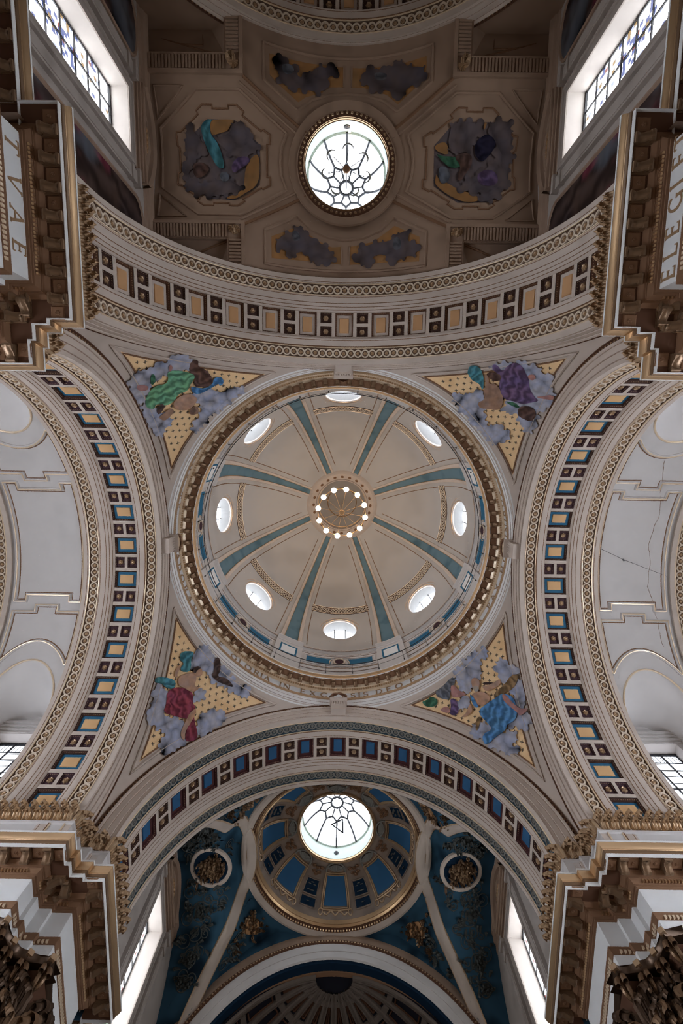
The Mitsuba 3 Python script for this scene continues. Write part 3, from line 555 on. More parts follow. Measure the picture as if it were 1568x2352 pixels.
# round dome windows
tilt = math.radians(12)
def win_frame(a):
    ca, sa = math.cos(a), math.sin(a); n = np.array([-ca*math.cos(tilt), -sa*math.cos(tilt), -math.sin(tilt)]); x = np.array([-sa, ca, 0])
    return frame((float(RD(ZW))*ca, float(RD(ZW))*sa, ZW), x, np.cross(n, x), n)
WFR = shape(lathe([(1.12, -.1), (1.12, .03), (1.16, .07), (1.2, .05), (1.22, .02), (1.27, -.02), (1.30, .06), (1.36, .12), (1.41, .09), (1.43, .0), (1.44, -.12)], 64), 'plaster', 40)
WGV = shape(join(lathe([(1.205, .03), (1.25, .004), (1.295, .03)], 64), lathe([(1.43, .03), (1.47, .02), (1.48, -.1)], 64)), 'umber', 30)  # umber rings: shade painted into and around the frame moulding
WGL = shape(join(tube([(1.19*math.cos(t), 1.19*math.sin(t), .075) for t in np.arange(64)*2*np.pi/64], .022, 5, True), tube([(1.385*math.cos(t), 1.385*math.sin(t), .09) for t in np.arange(64)*2*np.pi/64], .022, 5, True)), 'gilt')
out = np.array([math.cos(tilt), math.sin(tilt)])
def reveal_pts(d):
    t = np.arange(65)*2*np.pi/64
    return np.stack([1.13*np.cos(t), 1.13*np.sin(t) + d*math.sin(tilt)*1.0, np.full_like(t, -d*math.cos(tilt))], -1)
WRV = shape(grid(np.stack([reveal_pts(0), reveal_pts(.35), reveal_pts(.7)])), 'reveal_dome', True)
pv = reveal_pts(.68)[:64]
WPN = shape((np.vstack([pv, pv.mean(0)]), np.array([[i, (i+1) % 64, 64] for i in range(64)])), 'pane_surface', False)
WBR = shape(join(*[tube([(x, -1.1+.68*math.sin(tilt), -.64*math.cos(tilt)), (x, 0, -.64*math.cos(tilt)), (x, 1.1+.68*math.sin(tilt), -.64*math.cos(tilt))], .025, 4) for x in (-.38, .38)], tube([(-1.1, .14, -.64*math.cos(tilt)), (0, .14, -.64*math.cos(tilt)), (1.1, .14, -.64*math.cos(tilt))], .025, 4)), 'iron')
for k, where in enumerate(('right of the lamp ring', 'lower right of the lamp ring', 'below the lamp ring', 'lower left of the lamp ring', 'left of the lamp ring', 'upper left of the lamp ring', 'above the lamp ring', 'upper right of the lamp ring')):
    w = f'window_{k+1}'; tag(w, f'round dome window {where}, in a moulded plaster frame', 'window', kind='structure')
    m = win_frame(math.radians(45*k))
    fr_ = put('frame', WFR, w, m); put('groove_shade', WGV, fr_, m); put('gilt_fillet', WGL, w, m); put('reveal', WRV, w, m); put('glazing_bars', WBR, w, m)
    put('pane', WPN, w, m, emit=rgb([L_DOME*c for c in DAY]))
# crown of the dome and the lamp ring
lt = thing('dome_lantern', 'small ornate lantern ring and cap at the crown of the dome', 'lantern')
put('ring', shape(lathe([(2.8, 36.97), (2.66, 36.9), (2.58, 36.86), (2.5, 36.84), (2.46, 36.92), (2.06, 37.3), (2.02, 37.22), (1.95, 37.3), (1.95, 37.4), (2.0, 37.5), (2.0, 38.4)], 96), 'plaster'), lt)
bos = shape(flower(.14, .06, 8), 'umber_light', 40)
for k in range(24):
    a = k*math.pi/12; n = np.array([-math.cos(a)*.69, -math.sin(a)*.69, -.72])
    x = np.array([-math.sin(a), math.cos(a), 0]); put('boss', bos, lt, frame((2.26*math.cos(a), 2.26*math.sin(a), 37.12), x, np.cross(n, x), n))
put('cap', shape(lathe([(2.0, 38.3)] + [(2.0*math.cos(t), 38.3+1.3*math.sin(t)) for t in np.linspace(0, 1.5, 14)] + [(.02, 39.6)], 64), 'plaster_dome', True), lt)
put('arc_moulding', shape(join(lathe([(1.98, 38.3), (1.9, 38.34), (1.98, 38.4)], 64), lathe([(1.24, 39.33), (1.2, 39.27), (1.16, 39.37)], 48)), 'gilt'), lt)
ch = thing('wheel_chandelier', 'wheel shaped ring of twelve bright lamp globes hanging at the crown of the dome', 'chandelier')
CR, CZ = 1.668, 32.59
put('rim', shape(join(tube([(CR*math.cos(a), CR*math.sin(a), CZ+.22) for a in np.arange(72)*2*math.pi/72], .03, 6, True)), 'gilt'), ch)
put('hub', shape(lathe([(.0, CZ+.08), (.16, CZ+.1), (.2, CZ+.18), (.17, CZ+.28), (.12, CZ+.3), (.14, CZ+.38), (.03, CZ+.42)], 20), 'gilt'), ch)
put('rod', shape(tube([(0, 0, CZ+.4), (0, 0, 36), (0, 0, 39.58)], .025, 6), 'gilt'), ch)
spoke = shape(tube([(.15, 0, CZ+.22), (CR*.5, 0, CZ+.26), (CR, 0, CZ+.22)], .014, 5), 'gilt')
globe = trimesh.creation.icosphere(3, .19); cap = shape(lathe([(.0, .24), (.05, .23), (.07, .16), (.06, .12)], 12), 'gilt')
GLOBE = shape(globe, 'pane_surface', True)
for k in range(12):
    m = rz(10+k*30); put('spoke', spoke, ch, m)
    q = put('lamp_globe', GLOBE, ch, m @ tr(CR, 0, CZ), emit=rgb([L_BULB*c for c in WARM])); put('cap', cap, q, m @ tr(CR, 0, CZ))
# ================================================================ crossing piers: walls, entablatures, leaf crowns, capitals
PIERQ = [(7.86, 11.0), (7.0, 11.0), (7.0, 8.0), (7.53, 8.0), (7.53, 7.88), (7.88, 7.88), (7.88, 7.53), (8.0, 7.53), (8.0, 7.0), (11.0, 7.0), (11.0, 7.86)]
ENT = [('architrave', [(0, 9.6), (.03, 9.6), (.03, 9.84), (.06, 9.86), (.06, 10.12)], 'white'), ('carved_band', [(.06, 10.12), (.08, 10.13), (.11, 10.19), (.145, 10.22), (.145, 10.25), (0, 10.27)], 'umber_light'),
    ('frieze', [(0, 10.26), (0, 11.0)], 'white'), ('bed_moulding', [(0, 10.99), (.06, 11.0), (.06, 11.03), (.1, 11.04), (.1, 11.06), (.18, 11.14), (.2, 11.14), (.2, 11.16), (.24, 11.17), (.31, 11.23), (.33, 11.24), (.33, 11.26)], 'umber_light'),
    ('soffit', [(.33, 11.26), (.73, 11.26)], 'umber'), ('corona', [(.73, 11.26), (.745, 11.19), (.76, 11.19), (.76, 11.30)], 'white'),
    ('leaf_band', [(.76, 11.30), (.78, 11.31), (.79, 11.36), (.79, 11.38)], 'bronze'), ('cymatium', [(.79, 11.38), (.80, 11.39), (.80, 11.41), (.815, 11.43), (.84, 11.48), (.855, 11.54), (.86, 11.56)], 'gilt'), ('lip', [(.86, 11.56), (.87, 11.56), (.87, 11.61), (0, 11.64)], 'white')]
def ent_shapes(poly): return {n: shape(run(poly, p), m, 25) for n, p, m in ENT}
ENTQ = ent_shapes(PIERQ)
mod, _ = modillion(.40, .2, .2)
MOD_P = shape(mod, 'bronze', 40); TIP_P = shape(bx(.36, .415, -.08, .08, -.06, -.02), 'gilt', False)
PAN_P = shape(join(rectring((.16, .16), (.13, .13), 0, .025), flat((.13, .13), .025), move(flower(.06, .03, 6), tr(0, 0, .02))), 'umber_light', False)
def along(poly, s):
    """Point, travel direction and outward normal at length s of a plan polyline."""
    p = np.asarray(poly, float); d = np.diff(p, axis=0); L = np.linalg.norm(d, axis=1); i = 0
    while s > L[i] and i < len(L)-1: s -= L[i]; i += 1
    u = d[i]/L[i]; return p[i]+u*s, u, np.array([u[1], -u[0]])
def bracket_spots():
    out = [((7.0, 7.67+.585*k), (-1, 0)) for k in range(7)] + [((7.72+.585*k-.05, 7.0), (0, -1)) for k in range(7)]
    out += [((7.27, 8.0), (0, -1)), ((8.0, 7.27), (-1, 0)), ((7.88-.0, 7.70), (-1, 0)), ((7.70, 7.88), (0, -1))]
    return out
def wall_m(o, n, z):  # local x = outward normal n, y = sideways, z = up
    return frame((o[0], o[1], z), (n[0], n[1], 0), (-n[1], n[0], 0), (0, 0, 1))
def dentil_run(poly, o, z, w, h, d, pitch):
    out = []; p = np.asarray(poly, float)
    for i in range(len(p)-1):
        L = np.linalg.norm(p[i+1]-p[i]); u = (p[i+1]-p[i])/L; nr = np.array([u[1], -u[0]]); n = max(1, int(L/pitch))
        a0, a1 = (0, L)
        if 0 < i: a0 -= o*.9 if cross2(p[i]-p[i-1], u) < 0 else -o*.9
        if i < len(p)-2: a1 += o*.9 if cross2(u, p[i+2]-p[i+1]) < 0 else -o*.9
        n = max(1, int((a1-a0)/pitch))
        for k in range(n):
            c = p[i] + u*(a0+(k+.5)*(a1-a0)/n) + nr*o
            out.append(move(bx(-d/2, d/2, -w/2, w/2, -h/2, h/2), wall_m(c, nr, z) @ np.array([[1, 0, 0, 0], [0, 1, .0, 0], [0, .5, 1, 0], [0, 0, 0, 1.0]])))
    return join(*out)
def cross2(a, b): return a[0]*b[1]-a[1]*b[0]
DENTQ = shape(dentil_run(PIERQ, .15, 11.10, .045, .07, .05, .085), 'gilt', False)
CARVQ = shape(dentil_run(PIERQ, .105, 10.175, .06, .09, .04, .10), 'gilt_pale', False)
def leaf(h, w, curl, seed=0, lobes=3):
    """An acanthus leaf: base on the wall at z = 0, rising to h, its tip curling outwards and down (x = out, y = across)."""
    n, m = 16, 9; P = np.empty((n, m, 3)); rc = curl*.42
    for i in range(n):
        t = i/(n-1); k = min(t/.66, 1.0)
        if t <= .66: ox, z = .05 + .10*k*k, (h-rc)*k
        else:
            a = (t-.66)/.34*math.radians(205); ox, z = .15 + rc*(1-math.cos(a)), h-rc + rc*math.sin(a)
        half = w/2*(.62 + .45*math.sin(min(1, t*1.25)*math.pi*.62))*(1 - .45*max(0, t-.8)/.2)*(.84 + .16*abs(math.cos(t*math.pi*lobes)))
        for j in range(m):
            y = (j-(m-1)/2)/((m-1)/2)
            P[i, j] = (ox - .07*(abs(y)**1.6) + .028*math.cos(y*math.pi*3), half*y, z - .05*abs(y)*(t > .7))
    return grid(P)
def cluster(h, w, curl):
    c = leaf(h, w*.62, curl, lobes=4)
    side = [move(leaf(h*.74, w*.5, curl*.7, lobes=3), tr(-.02, e*w*.27, 0) @ np.array([[1, 0, 0, 0], [0, math.cos(.22), e*math.sin(.22), 0], [0, -e*math.sin(.22), math.cos(.22), 0], [0, 0, 0, 1.0]])) for e in (-1, 1)]
    base = [move(leaf(h*.4, w*.4, curl*.6, lobes=2), tr(.06, e*w*.12, 0)) for e in (-1, 1)]
    return join(c, *side, *base)
LEAF = shape(cluster(.58, .40, .24), 'leaf_gold', 50)
LEAF2 = shape(cluster(.7, .52, .34), 'bronze_dark', 50); LEAF3 = shape(cluster(.8, .52, .40), 'bronze', 50)
def volute(r, turns=2.2, n=44):
    return [(r*(1-t*.86)*math.cos(t*turns*2*math.pi), r*(1-t*.86)*math.sin(t*turns*2*math.pi)) for t in np.linspace(0, 1, n)]
VOL = shape(join(tube([(x+.0, 0, z) for x, z in volute(.24)], np.linspace(.07, .025, 44), 6), move(trimesh.creation.icosphere(1, .05), I4())), 'bronze', 50)
QUAD = {'NL': (-1, -1), 'NR': (1, -1), 'SL': (-1, 1), 'SR': (1, 1)}
QLAB = {'NL': 'upper left', 'NR': 'upper right', 'SL': 'lower left', 'SR': 'lower right'}
SPOTS = bracket_spots()
for q, (sx, sy) in QUAD.items():
    M = sc(sx, sy, 1)
    w = f'wall_pier_{q.lower()}'.replace('_nl', '_upper_left').replace('_nr', '_upper_right').replace('_sl', '_lower_left').replace('_sr', '_lower_right')
    put(w, shape(run(PIERQ, [(-.03, FLOOR), (-.03, 11.5), (0, 11.6), (0, 12.2), (.07, 12.25), (.07, 12.72), (.11, 12.76), (.11, 12.83), (.02, 12.86), (-.02, 12.9), (-.3, 12.95)]), 'plaster_cool', 25) if q == 'NL' else PIERW, None, M, label=f'white stepped corner pier wall, {QLAB[q]} of the crossing', cat='wall', kind='structure')
    if q == 'NL': PIERW = {k: v for k, v in scene[w].items() if k != 'to_world'}
    e = thing('pier_entablature', f'gold and white bracketed entablature of the {QLAB[q]} pier' + {'NL': ', lettered TVAE', 'NR': ', lettered ELEGI ET'}.get(q, ', frieze without letters'), 'entablature')
    ids = {}
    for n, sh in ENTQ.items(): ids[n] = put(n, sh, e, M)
    put('dentil', DENTQ, ids['bed_moulding'], M, kind='stuff'); put('carving', CARVQ, ids['carved_band'], M, kind='stuff')
    for i, (o, n) in enumerate(SPOTS):
        n = np.array(n, float); c = np.array(o) + n*.33
        k = put('modillion', MOD_P, e, M @ wall_m(c, n, 11.26)); put('gilt_tip', TIP_P, k, M @ wall_m(c, n, 11.26))
        if i < 14:
            side = np.array([0, 1.0]) if n[0] else np.array([1.0, 0]); c2 = np.array(o) + n*.53 + side*.2925
            put('soffit_panel', PAN_P, e, M @ frame((c2[0], c2[1], 11.262), (1, 0, 0), (0, 1, 0), (0, 0, -1)))
    put('soffit_panel', PAN_P, e, M @ frame((6.55, 7.38, 11.262), (1, 0, 0), (0, 1, 0), (0, 0, -1))); put('soffit_panel', PAN_P, e, M @ frame((7.38, 6.55, 11.262), (1, 0, 0), (0, 1, 0), (0, 0, -1)))
    fz = ids['frieze']
    if q in ('NL', 'NR'):
        txt = [('T', 371), ('V', 441), ('A', 500), ('E', 544)] if q == 'NL' else [('E', 632), ('L', 588), ('E', 540), ('G', 477), ('I', 443), ('E', 382), ('T', 322)]
        ys = {'NL': [-10.62, -9.87, -9.2, -8.58], 'NR': [-8.22, -8.66, -9.1, -9.66, -10.02, -10.5, -10.9]}[q]
        for (c, _), y in zip(txt, ys):
            put('letter', letter(c, .42)[0], fz, frame((sx*7.0, y, 10.53), (0, -sx, 0), (0, 0, 1), (-sx, 0, 0)))
    lc = thing('leaf_crown', f'row of upright gilded acanthus leaves at the arch foot on the {QLAB[q]} pier', 'leaf frieze')
    path = PIERQ[1:-1]; Ls = np.linalg.norm(np.diff(np.array(path), axis=0), axis=1); s = .16
    while s < Ls.sum():
        p, u, n = along(path, s); put('leaf', LEAF, lc, M @ wall_m(p+n*.03, n, 12.84)); s += .315
    # pilaster capital
    if q in ('SL', 'SR'):
        c = thing('pilaster_capital', f'dark gilded Corinthian capital in the {QLAB[q]} corner of the picture', 'capital')
        path = [(7.0, 10.9), (7.0, 8.0), (7.53, 8.0), (7.53, 7.88), (7.88, 7.88), (7.88, 7.53), (8.0, 7.53), (8.0, 7.0), (10.9, 7.0)]
        put('bell', shape(run(path, [(.0, 7.6), (.05, 7.7), (.08, 8.2), (.12, 8.8), (.2, 9.2), (.3, 9.36), (.05, 9.4)]), 'umber', 30), c, M)
        for hh, (L, z, ph) in enumerate(((LEAF2, 7.6, .2), (LEAF3, 8.05, .36), (LEAF2, 8.5, .2))):
            s = ph
            while s < 8.4:
                p, u, n = along(path, s); put('leaf', L, c, M @ wall_m(p+n*(.08+.06*hh), n, z)); s += .34
        # abacus: concave slabs between projecting horns
        horns = [(6.62, 10.6), (6.62, 7.62), (7.15, 7.50), (7.50, 7.18), (7.62, 6.62), (10.6, 6.62)]
        ab = []
        for a, b_ in zip(horns[:-1], horns[1:]):
            a, b_ = np.array(a), np.array(b_); L = np.linalg.norm(b_-a); u = (b_-a)/L; n = np.array([u[1], -u[0]])
            pts = [a + u*L*t - n*(.16 if L > 1 else .1)*math.sin(math.pi*t) for t in np.linspace(0, 1, 15)]
            ab.append(run(pts, [(-.5, 9.42), (-.05, 9.42), (.0, 9.46), (.02, 9.5), (.05, 9.56), (.05, 9.6), (-.5, 9.6)]))
        put('abacus', shape(join(*ab), 'bronze_dark', 40), c, M)
        for (hx, hy) in horns[1:-1]:
            d = unit([-1, -1, 0]) if abs(hx-hy) > .2 else unit([-1, -1, 0])
            put('horn', shape(join(bx(-.08, .08, -.07, .07, 9.5, 9.61)), 'gilt_dull', False), c, M @ tr(hx, hy, 0) @ rz(45))
            for e_ in (-1, 1):
                put('volute', VOL, c, M @ frame((hx+.10+(.04 if e_ > 0 else 0), hy+.10+(.04 if e_ < 0 else 0), 9.2), (d[0], d[1], 0), (-d[1], d[0], 0), (0, 0, 1)) @ rz(18*e_))
# ================================================================ transept vaults (pale barrels left and right)
RV, XC, RL = 7.06, 12.9, 1.5
def V(x, ang, d=0.0):
    a = np.radians(ang); return np.stack([np.asarray(x, float) + 0*a, (RV-d)*np.sin(a), ZS + (RV-d)*np.cos(a)], -1)
def lun(side): return (17.28 if side > 0 else 17.05)
def lun_edge(side, r, n=30, lo=None):
    """The curve where a lunette of radius r cuts the barrel, as (x, angle)."""
    zc = lun(side); out = []
    for t in np.linspace(math.pi, 0, n):
        x, z = XC + r*math.cos(t), zc + r*math.sin(t)
        out.append((x, side*math.degrees(math.acos((z-ZS)/RV))))
    return np.array(out)
def vault_mesh():
    K = RV*math.pi/180
    P = sbox(11.3, -100*K, 14.7, 100*K)
    for s in (1, -1):
        e = lun_edge(s, RL); h = Polygon([(x, a*K) for x, a in e] + [(XC+RL, s*101*K), (XC-RL, s*101*K)])
        P = P.difference(h.buffer(0))
    v, f = tri2d(P, .45)
    return V(v[:, 0], np.clip(v[:, 1]/K, -90, 90)) - np.c_[np.zeros((len(v), 2)), np.maximum(0, np.abs(v[:, 1])/K-90)*K], f
VAULT = shape(vault_mesh(), 'plaster_cool', True)
def vline(pts, r=.035, closed=False, d=.0):
    q = []
    pts = list(pts) + ([pts[0]] if closed else [])
    for (x0, a0), (x1, a1) in zip(pts[:-1], pts[1:]):
        n = max(2, int(max(abs(a1-a0)/1.5, abs(x1-x0)/.15)))
        q += [(x0+(x1-x0)*i/n, a0+(a1-a0)*i/n) for i in range(n)]
    q.append(pts[-1]); q = np.array(q)
    return V(q[:, 0], q[:, 1], d), r
def mould(pts, closed=False):
    p, r = vline(pts, closed=closed, d=.01)
    return tube(p, .075, 6), tube(vline(pts, closed=closed, d=.085)[0], .028, 5)
CEN = [(11.42, -23.6), (11.95, -23.6), (11.95, -20.9), (13.8, -20.9), (13.8, -23.6), (14.36, -23.6), (14.36, 20.6), (13.85, 20.6), (13.85, 18.2), (11.95, 18.2), (11.95, 20.6), (11.42, 20.6), (11.42, -23.6)]
def low_panel(s, z):
    a = (24.0, 21.7) if s > 0 else (27.0, 24.4); e = lun_edge(s, 1.95)
    e = [(x, g) for x, g in e if 11.42 <= x <= 14.36][::-1]
    return [(11.42, s*a[0]), (12.4, s*a[0]), (12.4, s*a[1]), (13.38, s*a[1]), (13.38, s*a[0]), (14.36, s*a[0]), (14.36, e[0][1])] + e + [(11.42, e[-1][1]), (11.42, s*a[0])]
mA, mB = mould(CEN); PANEL_A, PANEL_B = shape(mA, 'plaster_cool', 40), shape(mB, 'gilt_pale', 40)
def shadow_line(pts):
    """A thin dark line painting the shadow on the inner side of a panel moulding."""
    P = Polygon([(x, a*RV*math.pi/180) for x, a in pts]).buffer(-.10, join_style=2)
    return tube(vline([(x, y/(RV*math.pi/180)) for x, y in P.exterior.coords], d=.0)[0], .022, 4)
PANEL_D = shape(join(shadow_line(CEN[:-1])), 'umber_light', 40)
LOW = {s: [shape(m, b, 40) for m, b in zip(mould(low_panel(s, 0)), ('plaster_cool', 'gilt_pale'))] for s in (1, -1)}
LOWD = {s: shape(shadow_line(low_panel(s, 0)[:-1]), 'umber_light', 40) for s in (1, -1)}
def lunette(s):
    zc = lun(s); pts = [(XC-RL, z) for z in np.linspace(11, zc, 6)[:-1]] + [(XC + RL*math.cos(t), zc + RL*math.sin(t)) for t in np.linspace(math.pi, 0, 31)] + [(XC+RL, z) for z in np.linspace(zc, 11, 6)[1:]]
    P = np.array([[(x, s*(math.sqrt(max(0, RV**2-max(0, z-ZS)**2)) if k == 0 else 7.42), z) for k in (0, 1)] for x, z in pts])
    return grid(P)
LUN = {s: shape(lunette(s), 'plaster_cool', 40) for s in (1, -1)}
def lun_gilt(s):
    e = lun_edge(s, RL-.02, 40); return tube(V(e[:, 0], e[:, 1], .0), .04, 6)
LUNG = {s: shape(lun_gilt(s), 'gilt_pale', 40) for s in (1, -1)}
def wall_with_hole(a0, a1, z0, z1, hole): # in (a, z); hole (a0, a1, z0, z1)
    v, f = tri2d(sbox(a0, z0, a1, z1).difference(sbox(hole[0], hole[2], hole[1], hole[3]))); return v[:, :2], f
wv, wf = wall_with_hole(XC-1.7, XC+1.7, FLOOR, 19.2, (XC-.98, XC+.98, 13.2, 17.88))
hole_reveal = grid(np.array([[(x, y, z) for y in (7.4, 7.95)] for x, z in ((XC-.98, 13.2), (XC-.98, 17.88), (XC+.98, 17.88), (XC+.98, 13.2), (XC-.98, 13.2))]))
TW = {s: shape((np.c_[wv[:, 0], np.full(len(wv), s*7.4), wv[:, 1]], wf), 'plaster_cool', False) for s in (1, -1)}
TREV = {s: shape(move(hole_reveal, sc(1, s, 1)), 'reveal', False) for s in (1, -1)}
def pane(x0, x1, z0, z1, y, s): # emits towards the room
    v = np.array([(x0, y, z0), (x1, y, z0), (x1, y, z1), (x0, y, z1)]); f = np.array([[0, 1, 2], [0, 2, 3]])
    return (v, f) if s > 0 else (v, f[:, ::-1])
TPANE = {s: shape(pane(XC-.95, XC+.95, 13.2, 17.82, s*7.9, s), 'pane_surface', False) for s in (1, -1)}
TPANE_M = {s: shape(pane(-XC-.95, -XC+.95, 13.2, 17.82, s*7.9, s), 'pane_surface', False) for s in (1, -1)}
bars = join(*[bx(x-.025, x+.025, 7.84, 7.88, 13.2, 17.85) for x in (XC-.95, XC-.3, XC+.32, XC+.95)], *[bx(XC-.98, XC+.98, 7.85, 7.88, z-.02, z+.02) for z in (13.9, 14.9, 15.9, 16.9, 17.35, 17.8)], bx(XC-.98, XC+.98, 7.82, 7.9, 17.8, 17.9),
    *[bx(x-.006, x+.006, 7.86, 7.875, 17.35, 17.8) for x in np.arange(XC-.9, XC+.9, .16)], *[bx(XC-.95, XC+.95, 7.86, 7.875, z-.005, z+.005) for z in np.arange(13.4, 17.3, .35)])
TBARS = {s: shape(move(bars, sc(1, s, 1)), 'iron', False) for s in (1, -1)}
def pediment(half, rise, prof_d, z0, y, n=17):
    """Segmental window pediment on a wall y = const: a corbelled bed and a curved hood."""
    R = (half*half+rise*rise)/(2*rise); th = math.asin(half/R)
    arc = [(R*math.sin(t), z0 + rise - R + R*math.cos(t)) for t in np.linspace(-th, th, n)]
    prof = [(0, .10), (.0, 0), (-.10, .02), (-.14, .08), (-.26, .12), (-.30, .2), (-.34, .26), (0, .3)]
    P = np.array([[(x + dz*math.sin(t)*.8, y + d, z + dz*math.cos(t)) for d, dz in prof] for (x, z), t in zip(arc, np.linspace(-th, th, n))])
    bed = [bx(-half-.02*i*2, half+.02*i*2, y-.06-.07*i, y, z0-.42+.13*i, z0-.42+.13*i+.11) for i in range(4)]
    tym = Polygon(arc); v, f = tri2d(tym); v = np.c_[v[:, 0], np.full(len(v), y-.03), v[:, 1]]
    return join(grid(P), *bed, (v, f))
TPED = {s: shape(move(pediment(1.25, .34, 0, 18.33, 7.42), sc(1, s, 1)), 'plaster_cool', 30) for s in (1, -1)}
for side, sx in (('left', -1), ('right', 1)):
    M = sc(sx, 1, 1)
    c = f'ceiling_transept_{side}'
    put(c, VAULT, None, M, label=f'pale panelled barrel vault at the {side} edge of the picture', cat='vault', kind='structure')
    p = put('panel_moulding', PANEL_A, c, M); put('gilt_fillet', PANEL_B, p, M); put('shade_line', PANEL_D, c, M, kind='stuff')
    for s in (1, -1):
        p = put('panel_moulding', LOW[s][0], c, M); put('gilt_fillet', LOW[s][1], p, M); put('shade_line', LOWD[s], c, M, kind='stuff')
        l = put('lunette', LUN[s], c, M); put('gilt_edge', LUNG[s], l, M)
        nm = {1: 'lower', -1: 'upper'}[s]
        put(f'wall_transept_{side}_{nm}', TW[s], None, M, label=f'{nm} window wall of the {side} barrel vaulted arm', cat='wall', kind='structure')
        w = f'window_{8 + (1 if side == "left" else 3) + (0 if s > 0 else 1)}'
        tag(w, f'tall leaded window under the {nm} lunette of the {side} barrel vault', 'window', kind='structure')
        put('reveal', TREV[s], w, M); put('glazing_bars', TBARS[s], w, M)
        put('pane', (TPANE if sx > 0 else TPANE_M)[s], w, None, emit=rgb([L_TRANS*q for q in DAY]))
        pd = put('window_pediment', TPED[s], None, M @ tr(XC, 0, 0), label=f'grey curved pediment over the {nm} window of the {side} arm', cat='pediment')
EW = unary_union([sbox(-3.0, 2.0, 3.0, 8.6), Point(0, 8.6).buffer(3.0, 24)])
# the far end of each arm: plain wall, unseen window added for light
for side, sx in (('left', -1), ('right', 1)):
    v, f = tri2d(sbox(-8.4, FLOOR, 8.4, 22).difference(EW)); v = np.c_[np.full(len(v), sx*18.4), v[:, 0], v[:, 1]]
    put(f'wall_transept_{side}_end', shape((v, f), 'plaster_cool', False), label=f'end wall of the {side} arm', cat='wall', kind='structure')
    w = f'window_{17 + (sx > 0)}'; tag(w, f'unseen arched window added for light in the end wall of the {side} arm', 'window', kind='structure')
    v, f = tri2d(EW, 1.5); v = np.c_[np.full(len(v), sx*18.95), v[:, 0], v[:, 1]]
    if np.cross(v[f[0, 1]]-v[f[0, 0]], v[f[0, 2]]-v[f[0, 0]])[0]*sx > 0: f = f[:, ::-1]
    put('pane', shape((v, f), 'pane_surface', False), w, None, emit=rgb([L_END*q for q in DAY]))
    b = np.array(EW.exterior.coords)
    put('reveal', shape(grid(np.array([[(sx*18.4, y, z), (sx*19.0, y, z)] for y, z in b])), 'reveal', 30), w)
    put('glazing_bars', shape(join(*[bx(sx*18.86, sx*18.92, y-.04, y+.04, 2.0, 9.5) for y in (-1.8, -.6, .6, 1.8)], *[bx(sx*18.86, sx*18.92, -3, 3, z-.04, z+.04) for z in (3.4, 4.8, 6.2, 7.6, 8.6)]), 'iron', False), w)
hk = thing('ceiling_hook', 'small dark hook and wire hanging at the right barrel vault', 'hook')
hp = V(np.array([12.55]), np.array([2.2]))[0]
put('hook', shape(tube([hp+np.array([.05*math.cos(t)-.0, .05*math.sin(t), -.06]) for t in np.linspace(0, 4.2, 9)] , .014, 5), 'iron'), hk)
put('wire', shape(tube([V(np.array([11.42]), np.array([-1.9]))[0]-np.array([0, 0, .03]), hp-np.array([0, 0, .05]), V(np.array([14.5]), np.array([8.0]))[0]-np.array([0, 0, .03])], .006, 4), 'iron'), hk)


CRACK = [(13.04, -36.0), (13.35, -28.4), (13.82, -14.8), (13.6, -3.6), (13.78, 2.5), (13.66, 11.9), (13.83, 16.5), (13.94, 24.9), (13.93, 33.0)]
ck = vline(CRACK, d=.004)[0]; ck += .02*np.random.default_rng(2).normal(size=ck.shape)*np.array([1, 1, 0])
put('plaster_crack', shape(tube(ck, .007, 4), 'umber_light'), 'ceiling_transept_right', kind='stuff')
# ================================================================ the skylit vault of the nave (upper part of the picture)
NC = -15.65
def NZ(x, y):
    a, b = 20.3-.1*y*y, 20.7-.073*x*x; m = np.maximum(a, b); k = 9.0
    return m + np.log(np.exp(k*(a-m)) + np.exp(k*(b-m)))/k - .05
def NS(q, d=0.0):
    q = np.asarray(q, float); return np.stack([q[:, 0], q[:, 1]+NC, NZ(q[:, 0], q[:, 1])-d], -1)
def dense(pts, closed=True, step=.15):
    out = []; p = [np.array(q, float) for q in pts]
    for a, b in zip(p, p[1:] + (p[:1] if closed else [])):
        n = max(1, int(np.linalg.norm(b-a)/step)); out += [a+(b-a)*i/n for i in range(n)]
    if not closed: out.append(p[-1])
    return np.array(out)
cross_ = unary_union([sbox(-7.6, -2.64, 7.6, 2.64), sbox(-4.0, -4.5, 4.0, 4.5)]).difference(Point(0, 0).buffer(1.72, 24))
v, f = tri2d(cross_, .4)
cn = 'ceiling_nave'
put(cn, shape((NS(v[:, :2]), f), 'plaster_nave', True), label='dark panelled vault with a round skylight in the upper part of the picture', cat='vault', kind='structure')
def nmould(pts, r=.05, closed=True, d=.02, mat='plaster_nave', name='panel_moulding'): return put(name, shape(tube(NS(dense(pts, closed), d), r, 5, closed), mat, 40), cn)
def refl(pts, sx, sy=1): return [(x*sx, y*sy) for x, y in pts]
OCTO = [(-5.76, -2.22), (-4.12, -2.22), (-2.38, -1.03), (-2.58, -.5), (-2.63, 0), (-2.58, .5), (-2.38, 1.03), (-4.12, 2.22), (-5.76, 2.22), (-7.28, 1.08), (-7.28, -1.08)]
